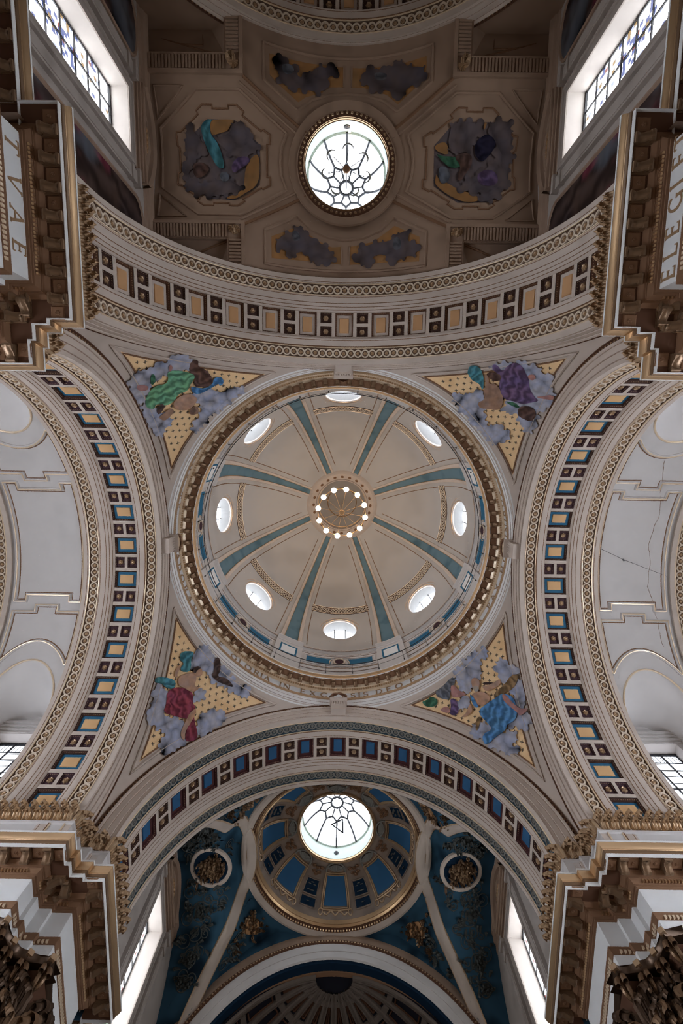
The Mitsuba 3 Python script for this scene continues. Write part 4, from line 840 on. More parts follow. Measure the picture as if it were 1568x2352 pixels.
OCTI = [(-5.59, -1.8), (-5.22, -1.8), (-5.22, -1.69), (-4.6, -1.69), (-4.6, -1.8), (-4.27, -1.8), (-4.0, -1.6), (-4.08, -1.5), (-3.36, -1.02), (-3.3, -1.08), (-3.02, -.92), (-3.04, -.6), (-3.15, -.6), (-3.15, .6), (-3.04, .6), (-3.02, .92), (-3.3, 1.08), (-3.36, 1.02), (-4.08, 1.5), (-4.0, 1.6),
    (-4.27, 1.8), (-4.6, 1.8), (-4.6, 1.69), (-5.22, 1.69), (-5.22, 1.8), (-5.59, 1.8), (-5.85, 1.62), (-5.78, 1.52), (-6.5, .98), (-6.68, .95), (-6.66, .5), (-6.58, .45), (-6.58, -.45), (-6.66, -.5), (-6.68, -.95), (-6.5, -.98), (-5.78, -1.52), (-5.85, -1.62)]
TRAP = [(-3.2, -3.94), (3.2, -3.94), (3.2, -2.68), (1.96, -1.94), (1.4, -2.4), (.7, -2.65), (0, -2.72), (-.7, -2.65), (-1.4, -2.4), (-1.96, -1.94), (-3.2, -2.68)]
for s in (1, -1):
    nmould(refl(OCTO, s), .055); nmould(refl(OCTI, s), .035, mat='umber_light'); nmould(refl(TRAP, 1, s), .055)
    nmould([(-.16, s*2.95), (-.16, s*3.7)], .03, False); nmould([(.16, s*2.95), (.16, s*3.7)], .03, False)
    for t in (1, -1):
        nmould([(s*3.95, t*2.6), (s*1.62, t*1.16)], .06, False, mat='umber_light'); nmould([(s*4.1, t*2.42), (s*1.84, t*.98)], .045, False)
        nmould([(s*7.35, t*1.35), (s*6.25, t*2.3), (s*7.35, t*2.3)], .04)
# paintings on the vault
NB = dict(ground='gold_ground')
CEIL = {'octL':[('cloud','ground',[(-543,-138),(-436,-136),(-343,-59),(-343,91),(-439,156),(-541,151),(-637,80),(-637,-64)]),('ochre','gold',[(-529,-133),(-436,-136),(-444,-122),(-455,-117),(-464,-99),(-504,-90),(-530,-81),(-534,-118)]),('ochre','gold',[(-377,-10),(-344,-30),(-343,91),(-404,133),(-439,156),(-483,150),(-404,122),(-402,31)]),('cloud','cloud',[(-636,-100),(-609,-118),(-583,-89),(-563,-65),(-536,-28),(-551,-1),(-594,-14),(-617,20),(-617,69),(-565,90),(-515,68),(-457,70),(-412,96),(-404,122),(-440,130),(-483,142),(-534,151),(-563,140),(-585,148),(-649,103),(-635,77),(-635,-64)]),('cloud','cloud',[(-534,-75),(-500,-87),(-464,-96),(-455,-117),(-425,-136),(-397,-134),(-387,-112),(-388,-94),(-346,-62),(-345,-30),(-406,-3),(-442,-3),(-478,-28)]),('teal','robe',[(-574,-112),(-543,-135),(-522,-133),(-534,-118),(-533,-84),(-512,-69),(-492,-22),(-479,32),(-508,32),(-536,-15),(-556,-53)]),('brown','figure',[(-610,13),(-566,9),(-537,32),(-566,68),(-602,69)]),('purple','figure',[(-442,-3),(-406,-16),(-377,-4),(-391,17),(-420,31),(-442,52),(-457,31)]),('dgrey','figure',[(-504,53),(-479,42),(-460,60),(-467,82),(-493,84)])],'octR':[('cloud','ground',[(418,-140),(585,-140),(652,-91),(643,-48),(642,73),(572,150),(441,154),(347,86),(344,-64)]),('ochre','gold',[(388,-76),(401,-46),(395,-26),(347,-45),(346,-64)]),('ochre','gold',[(344,-19),(367,4),(354,48),(347,85),(448,154),(525,151),(525,120),(449,106),(405,77),(354,56)]),('ochre','gold',[(528,-136),(543,-136),(532,-107)]),('cloud','cloud',[(395,-117),(408,-134),(435,-143),(457,-138),(521,-138),(535,-113),(500,-71),(495,-40),(445,-27),(409,-27),(389,-64)]),('cloud','cloud',[(533,-102),(550,-136),(577,-142),(608,-147),(635,-139),(641,-120),(648,-97),(643,-48),(666,-30),(640,10),(642,73),(627,92),(624,114),(561,158),(535,154),(526,108),(471,117),(446,102),(456,61),(500,47),(577,-9),(587,-66)]),('navy','robe',[(500,-71),(540,-102),(570,-90),(587,-66),(561,-28),(534,-2),(503,-28)]),('dgreen','wing',[(347,-35),(373,-23),(417,-23),(453,-14),(476,-4),(448,16),(411,20),(382,0)]),('brown','figure',[(416,-27),(488,-40),(498,5),(470,40),(449,76),(434,47),(455,13)]),('purple','robe',[(514,39),(564,18),(601,45),(595,81),(551,89),(522,75)]),('dgrey','figure',[(360,14),(397,13),(412,48),(398,77),(369,81)])],'topL':[('ochre','ground',[(-300,-364),(-217,-366),(-101,-368),(-16,-366),(-15,-297),(-82,-292),(-100,-270),(-164,-246),(-193,-222),(-261,-264),(-299,-291)]),('cloud','cloud',[(-305,-346),(-273,-365),(-243,-353),(-208,-346),(-191,-313),(-155,-316),(-142,-351),(-101,-369),(-83,-359),(-37,-366),(-27,-350),(-73,-318),(-96,-287),(-109,-258),(-136,-261),(-204,-265),(-235,-258),(-265,-270),(-273,-304)]),('dgrey','figure',[(-260,-336),(-217,-348),(-204,-322),(-243,-301)])],'topR':[('ochre','ground',[(16,-365),(101,-361),(212,-360),(299,-363),(300,-283),(250,-256),(197,-218),(158,-257),(94,-285),(57,-294),(17,-295)]),('cloud','cloud',[(46,-350),(110,-358),(146,-345),(169,-350),(190,-373),(221,-364),(234,-345),(277,-338),(299,-320),(292,-286),(246,-265),(212,-240),(180,-250),(135,-273),(94,-277),(47,-313)]),('dgrey','figure',[(101,-343),(156,-332),(147,-308),(107,-313)])],'botL':[('ochre','ground',[(-295,287),(-194,233),(-114,278),(-56,301),(-17,297),(-16,365),(-160,361),(-295,368)]),('cloud','cloud',[(-286,314),(-262,274),(-221,259),(-198,225),(-180,240),(-161,264),(-114,264),(-95,290),(-56,310),(-36,364),(-94,362),(-132,372),(-156,362),(-151,326),(-198,345),(-212,353),(-244,338),(-284,342)]),('dgrey','figure',[(-216,254),(-189,254),(-180,284),(-212,297)])],'botR':[('ochre','ground',[(21,297),(116,279),(199,226),(296,282),(297,374),(165,363),(22,367)]),('cloud','cloud',[(17,363),(45,331),(50,299),(116,281),(191,276),(226,245),(254,251),(263,272),(255,293),(291,307),(287,328),(279,362),(248,354),(212,372),(189,365),(160,341),(122,338),(113,369),(85,373)]),('dgrey','figure',[(191,272),(218,270),(229,316),(197,326)])]}
CL = {'octL': 'octagonal ceiling painting left of the round skylight, with a green robed figure', 'octR': 'octagonal ceiling painting right of the round skylight, with a dark blue robe', 'topL': 'dark cloud painting above the round skylight, left of the pair',
    'topR': 'dark cloud painting above the round skylight, right of the pair', 'botL': 'dark cloud painting below the round skylight, left of the pair', 'botR': 'dark cloud painting below the round skylight, right of the pair'}
PCOL.update(dcloud=(98, 88, 90))
for kk, (q, L) in enumerate(CEIL.items()):
    t = thing('ceiling_painting', CL[q], 'painting')
    for i, (col, name, pts) in enumerate(L):
        P = np.array(pts)/100.0; P = Polygon(P if i == 0 else chaikin(P, 2)).buffer(0)
        if name == 'cloud':
            b = P.exterior; rng = np.random.default_rng(kk*10+i)
            P = unary_union([P] + [Point(*b.interpolate(s).coords[0]).buffer(.06+.18*rng.random(), 8) for s in np.cumsum(.15+.4*rng.random(80)) if s < b.length]).buffer(-.07)
        v, f = tri2d(P, .16)
        put(name, shape((NS(v[:, :2], .012+.004*i + (.05 if i else 0)), f), 'paint', True, color=brush(v[:, :2]*4.5, {'ochre': 'ochre_ground', 'cloud': 'dcloud'}.get(col, col), kk*7+i, .9, name == 'cloud', 2.2)*(.8 if i else 1)), t)
# fluted L-shaped beams and the corner fields
XL, YL, LB = 4.0, 2.64, .56
fl = []
for y in np.arange(YL+LB+.06, 4.7, .125): fl.append(bx(XL+.06, XL+LB-.04, y-.036, y+.036, 19.40, 19.52))
for x in np.arange(XL+LB+.06, 7.5, .125): fl.append(bx(x-.036, x+.036, YL+.06, YL+LB-.04, 19.40, 19.52))
LBM = shape(join(bx(XL, XL+LB, YL, 4.7, 19.46, 19.75), bx(XL+LB, 7.6, YL, YL+LB, 19.46, 19.75), run([(XL, 4.7), (XL, YL), (7.6, YL)], [(0, 19.75), (.05, 19.66), (.05, 19.56), (.09, 19.5), (.09, 19.42), (-.04, 19.40), (-.06, 19.46)]), run([(7.6, YL+LB), (XL+LB, YL+LB), (XL+LB, 4.7)], [(-.02, 19.46), (.03, 19.42), (.03, 19.6), (0, 19.75)])), 'plaster_nave', 30)
FLT = shape(join(*fl), 'plaster_nave', False)
def corner_leaf():
    rng = np.random.default_rng(4); ms = []
    for k in range(5):
        a = math.radians(45 + (k-2)*26); ms.append(move(leaf(.42, .2, .25), frame((XL+LB*.5, YL+LB*.5, 19.44), (0, 0, -1), (-math.sin(a), math.cos(a), 0), (math.cos(a), math.sin(a), 0)) @ tr(0, 0, -.2)))
    return join(*ms)
CLEAF = shape(corner_leaf(), 'gilt_dull', 50)
x0, x1, y0, y1 = XL+LB, 7.6, YL+LB, 4.7
CF = shape((np.array([(x0, y0, 19.62), (x1, y0, 19.62), (x1, y1, 19.62), (x0, y1, 19.62), (x0+.75, y1, 20.15), (x1, y1, 20.15)]), np.array([[0, 1, 5], [0, 5, 4], [0, 4, 3]])), 'plaster_nave', False)
CT = shape(join(tube([(x0+1.0, y1-.3, 20.1), (x0+.9, y0+.5, 19.76), (x1-.2, y1-.75, 20.0), (x1-.2, y1-.3, 20.1)], .035, 5, True), tube([(x0+.02, y0+.02, 19.6), (x1, y1-.5, 20.02)], .04, 5)), 'umber_light')
for sx in (1, -1):
    for sy in (1, -1):
        M = tr(0, NC, 0) @ sc(sx, sy, 1)
        b = put('corner_beam', LBM, cn, M, label='L-shaped fluted beam'); put('flute', FLT, b, M, kind='stuff'); put('leaf', CLEAF, b, M); put('corner_field', CF, cn, M); put('corner_moulding', CT, cn, M)
# spandrel walls that close the ends of the bay, and the window walls
def spandrel(y, R, zc, half=8.4, z1=22.0):
    P = sbox(-half, 11, half, z1).difference(unary_union([Point(0, zc).buffer(R, 48), sbox(-R, 0, R, zc)])); v, f = tri2d(P); return np.c_[v[:, 0], np.full(len(v), y), v[:, 1]], f
put('wall_nave_near', shape(spandrel(-11.39, 7.0, ZS), 'plaster_nave', False), label='wall over the near arch of the skylit bay', cat='wall', kind='structure')
put('wall_nave_far', shape(spandrel(-20.12, 7.72, ZS), 'plaster_nave', False), label='wall over the far arch of the skylit bay', cat='wall', kind='structure')
ZH, HW = 17.95, 1.05
wv, wf = wall_with_hole(-4.6, 4.6, 11.3, 20.4, (-HW, HW, 12.3, ZH))
def sidewall(): return shape((np.c_[np.full(len(wv), 7.6), wv[:, 0], wv[:, 1]], wf), 'plaster_wall', False)
SW = sidewall()
REV = shape(grid(np.array([[(x, y, z) for x in (7.6, 8.35)] for y, z in ((-HW, 12.3), (-HW, ZH), (HW, ZH), (HW, 12.3), (-HW, 12.3))])), 'reveal', False)
wfr = run([(-HW, 12.3), (-HW, ZH), (HW, ZH), (HW, 12.3)], [(0, 0), (-.0, .05), (-.08, .07), (-.10, .04), (-.2, .05), (-.22, .10), (-.28, .10), (-.3, 0)])
WFRM = shape(move(wfr, np.array([[0, 0, -1, 7.6], [1, 0, 0, 0], [0, 1, 0, 0], [0, 0, 0, 1.0]])), 'plaster_wall', 30)
gb = [bx(8.2, 8.24, y-.022, y+.022, 12.3, ZH) for y in (-HW+.04, -.36, .36, HW-.04)] + [bx(8.2, 8.24, -HW, HW, z-.02, z+.02) for z in np.arange(12.9, ZH, .72)] + [bx(8.18, 8.26, -HW, HW, ZH-.08, ZH)]
GBAR = shape(join(*gb), 'iron', False)
def stained(strong):
    pal = [(.92, .96, 1.0), (.008, .014, .05), (.05, .028, .005), (.045, .007, .004), (.07, .08, .12)]
    def fn(p, n, uv):
        a, z = p.y/.12, p.z/.15
        r = mikit.cell_rand(a, z, 3); edge = dr.minimum(dr.abs(a-dr.floor(a)-.5), dr.abs(z-dr.floor(z)-.5)); lead = dr.select(dr.maximum(dr.abs(a-dr.floor(a)-.5), dr.abs(z-dr.floor(z)-.5)) > .46, .02, 1.0)
        k = mikit.noise(p.y*2.1+5, p.z*1.3)
        t1 = 1-.16*strong-.40*strong*mikit.smoothstep(.45, .7, k)
        c = mi.Color3f(pal[0])
        c = dr.select(r > t1, mi.Color3f(pal[4]), c); c = dr.select(r > t1+.06, mi.Color3f(pal[1]), c); c = dr.select(r > .90, dr.select(mikit.cell_rand(a, z, 8) < .5*strong, mi.Color3f(pal[2]), c), c); c = dr.select(r > .975, dr.select(k > .5, mi.Color3f(pal[3]), c), c)
        return c*lead
    return fn
def winpane(sx, yc, z1): 
    v = np.array([(sx*8.25, yc-HW, 12.3), (sx*8.25, yc+HW, 12.3), (sx*8.25, yc+HW, z1), (sx*8.25, yc-HW, z1)]); f = np.array([[0, 1, 2], [0, 2, 3]])
    return shape((v, f if sx < 0 else f[:, ::-1]), 'pane_surface', False, uv=np.array([(0, 0), (1, 0), (1, 1), (0, 1.0)]))
NPED = shape(move(pediment(1.56, .62, 0, 18.72, 0), np.array([[0, 1, 0, 7.6], [1, 0, 0, 0], [0, 0, 1, 0], [0, 0, 0, 1.0]])), 'plaster_nave', 30)
NORN = shape(join(*[move(flower(.1, .06, 6), frame((7.45, y, 19.0+.1*math.cos(y*3)), (0, 1, 0), (0, 0, 1), (-1, 0, 0))) for y in (-.35, -.17, 0, .17, .35)]), 'gilt', 40)
STRIP = shape(join(*[join(bx(7.45, 7.6, e*1.75-.2, e*1.75+.2, 11.6, 18.3), bx(7.40, 7.6, e*1.75-.25, e*1.75+.25, 17.7, 17.85), bx(7.36, 7.6, e*1.75-.3, e*1.75+.3, 18.15, 18.3), bx(7.43, 7.45, e*1.75-.13, e*1.75+.13, 11.9, 17.5)) for e in (-1, 1)]), 'plaster_wall', False)
CORN = shape(run([(7.6, 4.6), (7.6, -4.6)], [(0, 19.0), (.05, 19.05), (.05, 19.2), (.12, 19.25), (.15, 19.4), (.2, 19.45), (.2, 19.5), (0, 19.52)]), 'plaster_nave', 30)
CONS = shape(move(modillion(.5, .3, .5)[0], frame((7.6, 0, 12.5), (-1, 0, 0), (0, 1, 0), (0, 0, 1))), 'cream_relief', 40)
# wall paintings beside the windows
def fresco(seed):
    P = Polygon([(-1.05, 12.0), (1.05, 12.0), (1.05, 18.2)] + [(1.05*math.cos(t), 18.2+.7*math.sin(t)) for t in np.linspace(.2, math.pi-.2, 10)] + [(-1.05, 18.2)])
    v, f = tri2d(P, .22); q = v[:, :2]
    base = brush(q*3, 'dark', seed, .6); red = brush(q*3, 'red', seed+3, .8); sky = brush(q*3, 'dgrey', seed+5, .6, True)
    n1 = meshkit.fbm(np.c_[q*.9, np.full(len(q), seed)], 3, seed)[:, None]; n2 = meshkit.fbm(np.c_[q*.8+9, np.full(len(q), seed)], 3, seed+1)[:, None]
    c = base + (red-base)*np.clip((n1-.48)*9, 0, 1)*(q[:, 1:] < 16.5); c = c + (sky-c)*np.clip((n2-.52)*8, 0, 1)
    fr = run([tuple(p) for p in np.array(P.exterior.coords)[::-1]], [(0, 0), (0, .05), (.08, .07), (.12, 0)])
    R = np.array([[0, 0, -1, 7.59], [1, 0, 0, 0], [0, 1, 0, 0], [0, 0, 0, 1.0]])
    return shape(move((np.c_[q, np.full(len(q), .012)], f), R), 'paint', True, color=c*.7), shape(move(fr, R), 'plaster_nave', 30)
FRES = {e: fresco(11+e) for e in (1, -1)}
RECP = [(7.86, 20.3-15.65), (7.86, 11.0-15.65)]
RECS = ent_shapes(RECP); RECD = shape(dentil_run(RECP, .15, 11.10, .045, .07, .05, .085), 'gilt', False)
MOD_R = MOD_P
def side_bay(yc, tone):
    name = 'nave' if yc < 0 else 'sanctuary'; where = 'upper' if yc < 0 else 'lower'
    for side, sx in (('left', -1), ('right', 1)):
        M = tr(0, yc, 0) @ sc(sx, 1 if yc > 0 else -1, 1)
        put(f'wall_{name}_{side}', SW, None, M, label=f'high window wall at the {where} {side} of the picture', cat='wall', kind='structure')
        w = f'window_{13 + (0 if yc < 0 else 2) + (0 if sx < 0 else 1)}'
        tag(w, f'tall {"stained glass" if yc < 0 else "leaded"} window in a deep white reveal, {where} {side} of the picture', 'window', kind='structure')
        put('reveal', REV, w, M); put('glazing_bars', GBAR, w, M); put('frame', WFRM, w, M)
        em = mikit.proc(STAIN[0 if yc < 0 else 1])
        put('pane', winpane(sx, yc, ZH), w, None, emit=em)
        pd = thing('window_pediment', f'curved pediment over the tall window at the {where} {side}', 'pediment')
        put('hood', NPED, pd, M); put('ornament', NORN, pd, M)
        ps = put('wall_pilaster', STRIP, None, M, label=f'pair of flat strips flanking the tall window at the {where} {side}', cat='pilaster')
        put(f'trim_{ {"nave": 1, "sanctuary": 3}[name] + (0 if sx < 0 else 1)}', CORN, None, M, label=f'moulding along the top of the {where} {side} window wall', cat='moulding', kind='structure')
        re = thing('wall_entablature', f'recessed gilded entablature along the {where} {side} wall, set back behind the pier', 'entablature')
        ids = {n: put(n, sh, re, M) for n, sh in RECS.items()}
        put('dentil', RECD, ids['bed_moulding'], M, kind='stuff')
        for k in range(1, 14):
            k_ = put('modillion', MOD_P, re, M @ wall_m((7.53, -4.4+.585*k), (-1, 0), 11.26)); put('gilt_tip', TIP_P, k_, M @ wall_m((7.53, -4.4+.585*k), (-1, 0), 11.26))
        lw = np.array([(7.86, -4.7, FLOOR), (7.86, 4.7, FLOOR), (7.86, 4.7, 11.3), (7.86, -4.7, 11.3)])
        put(f'wall_{name}_{side}_lower', shape((lw, np.array([[0, 1, 2], [0, 2, 3]])), 'plaster_cool', False), None, M, label=f'wall below the entablature at the {where} {side}', cat='wall', kind='structure')
        if yc < 0:
            for e in (1, -1):
                t = thing('wall_painting', f'dark narrow wall painting beside the {side} stained glass window, ' + ('next to the crossing pier' if e < 0 else 'on its far side'), 'painting')
                put('picture', FRES[e][0], t, M @ tr(0, e*3.3, 0)); put('frame', FRES[e][1], t, M @ tr(0, e*3.3, 0))
STAIN = []
for st, LL in ((1.0, L_NAVE), (.0, L_SANCT)):
    g = stained(st); STAIN.append((lambda g, LL: (lambda p, n, uv: g(p, n, uv)*LL))(g, LL))
side_bay(NC, 'nave'); side_bay(-NC, 'sanctuary')
# round skylights
def skylight(name, label, cx, cy, z0, z1, r0, r1, rise, ring, L, oc):
    """ring: lathe profile parts; drum from z0 up to z1, glass cap of radius r1 on it."""
    t = thing(name, label, 'skylight'); M = tr(cx, cy, 0)
    for n, prof, mat in ring: put(n, shape(lathe(prof, 96), mat, 30), t, M)
    put('drum', shape(lathe([(r0, z0), (r0-.02, z1-.1), (r1+.06, z1-.08), (r1+.06, z1), (r1-.02, z1), (r1-.02, z1+.05)], 96), 'mint', 30), t, M)
    R = (r1*r1+rise*rise)/(2*rise); zc = z1+rise-R
    S = lambda r, a, d=0.0: (r*math.cos(a), r*math.sin(a), zc + math.sqrt(R*R-r*r) - d)
    P = np.array([[S(r, a) for r in np.linspace(.02, r1, 9)] for a in np.arange(60)*2*math.pi/60])
    gv, gf = grid(P, cu=True)
    n = np.cross(gv[gf[0, 1]]-gv[gf[0, 0]], gv[gf[0, 2]]-gv[gf[0, 0]])
    if n[2] > 0: gf = gf[:, ::-1]
    put('glass', shape((gv, gf), 'pane_surface', False), t, M, emit=rgb([L*c for c in DAY]))
    N, rp = 10, r1*.55
    rib = []
    for k in range(N):
        a = k*2*math.pi/N + math.pi/N
        rib.append(('rib', tube([S(r, a, .05) for r in np.linspace(rp*1.02, r1, 8)], .045, 5)))
        rib.append(('spoke', tube([S(r, a-math.pi/N, .05) for r in np.linspace(r1*.18, rp*.83, 6)], .035, 5)))
        c = [S(rp*(1-.19*math.sin(u*math.pi)), a + (u)*2*math.pi/N, .05) for u in np.linspace(0, 1, 9)]
        rib.append(('petal', tube(c, .045, 5)))
    for n_, m in rib: put(n_, shape(m, 'iron', 40), t, M)
    put('hub', shape(join(tube([S(r1*.18, a, .06) for a in np.arange(30)*2*math.pi/30], .06, 6, True)), 'iron', 40), t, M)
    lead = []
    for r in np.linspace(r1*.62, r1*.97, 4): lead.append(tube([S(r, a, .02) for a in np.arange(72)*2*math.pi/72], .007, 3, True))
    for k in range(80): lead.append(tube([S(r, k*2*math.pi/80, .02) for r in np.linspace(r1*.62, r1, 4)], .004, 3))
    put('leading', shape(join(*lead), 'iron', False), t, M, kind='stuff')
    put('vent', shape(move(flower(.13, .03, 10, 20), frame((0, oc*(r0-.03), (z0+z1)/2), (1, 0, 0), (0, 0, 1), (0, -oc, 0))), 'iron', 40), t, M)
    return t, S, M
t, S, M = skylight('skylight', 'round leaded skylight with petal glazing bars in the dark vault, upper middle', 0, NC, 20.42, 21.1, 1.64, 1.58, 1.05,
    [('outer_moulding', [(2.32, 20.36), (2.28, 20.28), (2.2, 20.32), (2.0, 20.40), (1.95, 20.38)], 'plaster_nave'), ('ornament_ground', [(1.96, 20.40), (1.9, 20.30), (1.76, 20.33), (1.74, 20.4)], 'umber'),
     ('gilt_moulding', [(1.75, 20.38), (1.72, 20.33), (1.70, 20.38), (1.68, 20.36), (1.66, 20.44), (1.64, 20.5)], 'gilt')], L_SKY, -1)
bl = shape(move(leaf(.16, .13, .1), I4()), 'gilt_dull', 50); bd = shape(flower(.06, .05, 5), 'gilt_dull', 40)
for k in range(60):
    a = k*math.pi/30; put('leaf_ornament', bd, t, M @ frame((1.85*math.cos(a), 1.85*math.sin(a), 20.31), (-math.sin(a), math.cos(a), 0), (-math.cos(a), -math.sin(a), 0), (0, 0, -1)))
lamp = thing('skylight_lamp', 'dark lamp disc with curved metal arms hanging in the round skylight', 'lamp')
put('disc', shape(lathe([(.0, 20.62), (.13, 20.63), (.15, 20.68), (.13, 20.74), (.0, 20.76)], 28), 'umber_light'), lamp, M)
put('stem', shape(tube([(0, 0, 20.75), (0, 0, 21.4), (0, 0, 22.1)], .02, 5), 'iron'), lamp, M)
for k in range(7):
    a = k*2*math.pi/7+.3; arm = [(r*math.cos(a), r*math.sin(a), 20.72+.05*math.sin(r*2)) for r in np.linspace(.1, .78, 6)]
    q = put('arm', shape(tube(arm, .012, 4), 'iron'), lamp, M)
    crv = [( .78*math.cos(a)+.22*math.cos(a+u), .78*math.sin(a)+.22*math.sin(a+u), 20.76) for u in np.linspace(-1.6, 1.3, 10)]
    put('bracket', shape(tube(crv, np.concatenate([np.linspace(.012, .04, 5), np.linspace(.04, .012, 5)]), 5), 'grey_relief'), q, M)
put('bulb', shape(trimesh.creation.icosphere(2, .05), 'pane_surface', True), lamp, M @ tr(.1, -1.42, 20.72), emit=rgb([60*c for c in WARM]))
# ================================================================ sanctuary vault with its blue dome (lower part of the picture)
SC_ = 15.65
def SZ(x, y):
    zm = 15.0 + np.sqrt(np.maximum(0, 44.6 - x*x)); zs_ = 15.41 + np.sqrt(np.maximum(0, 22.94 - y*y))
    z = np.maximum(zm, zs_); r = np.hypot(x, y); t = np.clip((5.75-r)/.8, 0, 1); t = t*t*(3-2*t)
    return z*(1-t) + 20.9*t
def SS_(q, d=0.0):
    q = np.asarray(q, float); return np.stack([q[:, 0], q[:, 1]+SC_, SZ(q[:, 0], q[:, 1])-d], -1)
v, f = tri2d(sbox(-7.6, -4.5, 7.6, 4.5).difference(Point(0, 0).buffer(4.3, 48)), .35)
sn = 'ceiling_sanctuary'
put(sn, shape((SS_(v[:, :2]), f), 'sanct_blue', True), label='blue painted vault around the small coffered dome at the foot of the picture', cat='vault', kind='structure')
yy = np.linspace(-4.62, 4.62, 81); zz_ = 15.41 + np.sqrt(22.94 - yy*yy); xx = np.sqrt(np.maximum(0, 44.6 - (zz_-15.0)**2))
def groin(prof):
    c = np.stack([xx, yy], 1); t = np.gradient(c, axis=0); t /= np.linalg.norm(t, axis=1, keepdims=True); n = np.stack([t[:, 1], -t[:, 0]], 1)
    P = []
    for i in range(len(c)):
        row = []
        for o, d in prof:
            q = c[i] + n[i]*o; row.append((q[0], q[1]+SC_, float(min(SZ(q[0], q[1]), SZ(c[i, 0]-.0, c[i, 1])+.18)) - d))
        P.append(row)
    return grid(np.array(P))
GR = shape(groin([(-.25, -.02), (-.24, .05), (-.18, .08), (-.08, .10), (.08, .10), (.18, .08), (.24, .05), (.25, -.02)]), 'plaster', 40)
GRL = shape(join(groin([(-.29, 0), (-.26, .06), (-.23, .05)]), groin([(.23, .05), (.26, .06), (.29, 0)])), 'gilt_dull', 40)
for s in (1, -1):
    r_ = put('groin_rib', GR, sn, sc(s, 1, 1)); put('gilt_fillet', GRL, r_, sc(s, 1, 1))
# the small dome
plain('sdome', (134, 118, 106), vary=.2, dirt=(84, 76, 72), scale=1.6)
sd = thing('sanctuary_dome', 'small blue panelled dome with gilded frames around the lower round skylight', 'dome')
MS = tr(0, SC_, 0)
put('ring', shape(lathe([(4.76, 20.92), (4.7, 20.82), (4.58, 20.79), (4.42, 20.86), (4.36, 20.9)], 128), 'plaster', 30), sd, MS)
b = put('egg_moulding', shape(lathe([(4.36, 20.9), (4.33, 20.88), (4.25, 20.97), (4.2, 21.0)], 128), 'umber', 30), sd, MS)
put('dentil', shape(join(*[move(bx(4.26, 4.33, -.035, .035, 20.86, 20.95), rz(k*2)) for k in range(180)]), 'gilt', False), b, MS, kind='stuff')
put('gilt_lip', shape(lathe([(4.2, 21.0), (4.17, 20.98), (4.12, 21.03), (4.1, 21.06), (4.06, 21.05), (4.02, 21.12), (3.98, 21.2)], 128), 'gilt', 30), sd, MS)
def SDZ(r): return 21.2 + 1.5*np.sqrt(np.maximum(0, 1-((np.asarray(r, float)-1.9)/2.1)**2))
def SD(az, r, d=0.0):
    a = np.radians(az); z = SDZ(r) - d*.8; rr = np.asarray(r, float) - d*.35*(np.asarray(r) > 2.6)
    return np.stack([rr*np.cos(a), rr*np.sin(a), z + 0*a], -1)
rr = np.linspace(1.93, 4.0, 26)
put('shell', shape(lathe([(float(r), float(SDZ(r))) for r in rr], 128), 'sdome', True), sd, MS)
def dpatch(a0, a1, r0, r1, d, n=8): return grid(np.array([[SD(a, r, d) for r in np.linspace(r0, r1, n)] for a in np.linspace(a0, a1, n)]))
def dframe(a0, a1, r0, r1, rad, d): 
    p = [SD(a0+(a1-a0)*t, r0, d) for t in np.linspace(0, 1, 7)] + [SD(a1, r0+(r1-r0)*t, d) for t in np.linspace(0, 1, 9)[1:]] + [SD(a1+(a0-a1)*t, r1, d) for t in np.linspace(0, 1, 7)[1:]] + [SD(a0, r1+(r0-r1)*t, d) for t in np.linspace(0, 1, 9)[1:-1]]
    return tube(p, rad, 5, True)
DPANEL = shape(dpatch(-9.2, 9.2, 2.8, 3.82, .03), 'blue_panel', True)
DFR = shape(join(dframe(-9.8, 9.8, 2.76, 3.86, .035, .05), dframe(-11.2, 11.2, 2.66, 3.9, .05, .03)), 'gilt_dull', 40)
EARS = shape(join(*[tube([SD(e*(11.5-1.6*math.sin(t)), 3.93+.05*math.cos(t), .06) for t in np.linspace(0, 2*math.pi, 9)], .035, 5) for e in (-1, 1)], tube([SD(a, 3.94+.03*math.cos(a*.9), .06) for a in np.linspace(-9, 9, 15)], .04, 5)), 'gilt_dull', 40)
SHELL = shape(join(*[tube([SD(0+k*2.6*u, 2.56-.36*math.cos(k*.25)*u+0*u, .05+.03*math.sin(u*3)) for u in np.linspace(.05, 1, 6)], np.linspace(.02, .07, 6), 5) for k in range(-4, 5)], tube([SD(11.5*math.sin(t), 2.5-.4*math.cos(t), .06) for t in np.linspace(-1.9, 1.9, 19)], .05, 5)), 'grey_relief', 40)
SMALLP = shape(dpatch(-5.8, 5.8, 3.12, 3.62, .02, 5), 'deep_blue', True); SMALLF = shape(join(dframe(-6.2, 6.2, 3.08, 3.64, .03, .03), dframe(-6.4, 6.4, 3.70, 3.92, .03, .03)), 'sdome', 40)
SMALLO = shape(join(*[move(flower(.09, .05, 5), tr(0, 0, 0) @ frame(SD(a, r, .03), (0, 1, 0), (.8, 0, .5), (-.4, 0, -.85))) for a, r in ((-2.5, 3.3), (2.5, 3.3), (0, 3.5), (-2, 3.5), (2, 3.5), (0, 3.22))]), 'grey_relief', 40)
SMALLQ = shape(dpatch(-6.0, 6.0, 3.72, 3.9, .02, 4), 'deep_blue', True); BOSS = shape(move(flower(.1, .1, 7), frame(SD(0, 3.81, .02), (0, 1, 0), (.6, 0, .8), (-.8, 0, -.6))), 'grey_relief', 40)
MASK = shape(join(*[move(flower(.12, .08, 6), frame(SD(a, r, .03), (0, 1, 0), (1, 0, .2), (-.2, 0, -1))) for a, r in ((-3, 2.75), (3, 2.75), (0, 2.55), (0, 2.85), (-5, 2.5), (5, 2.5))]), 'umber_light', 40)
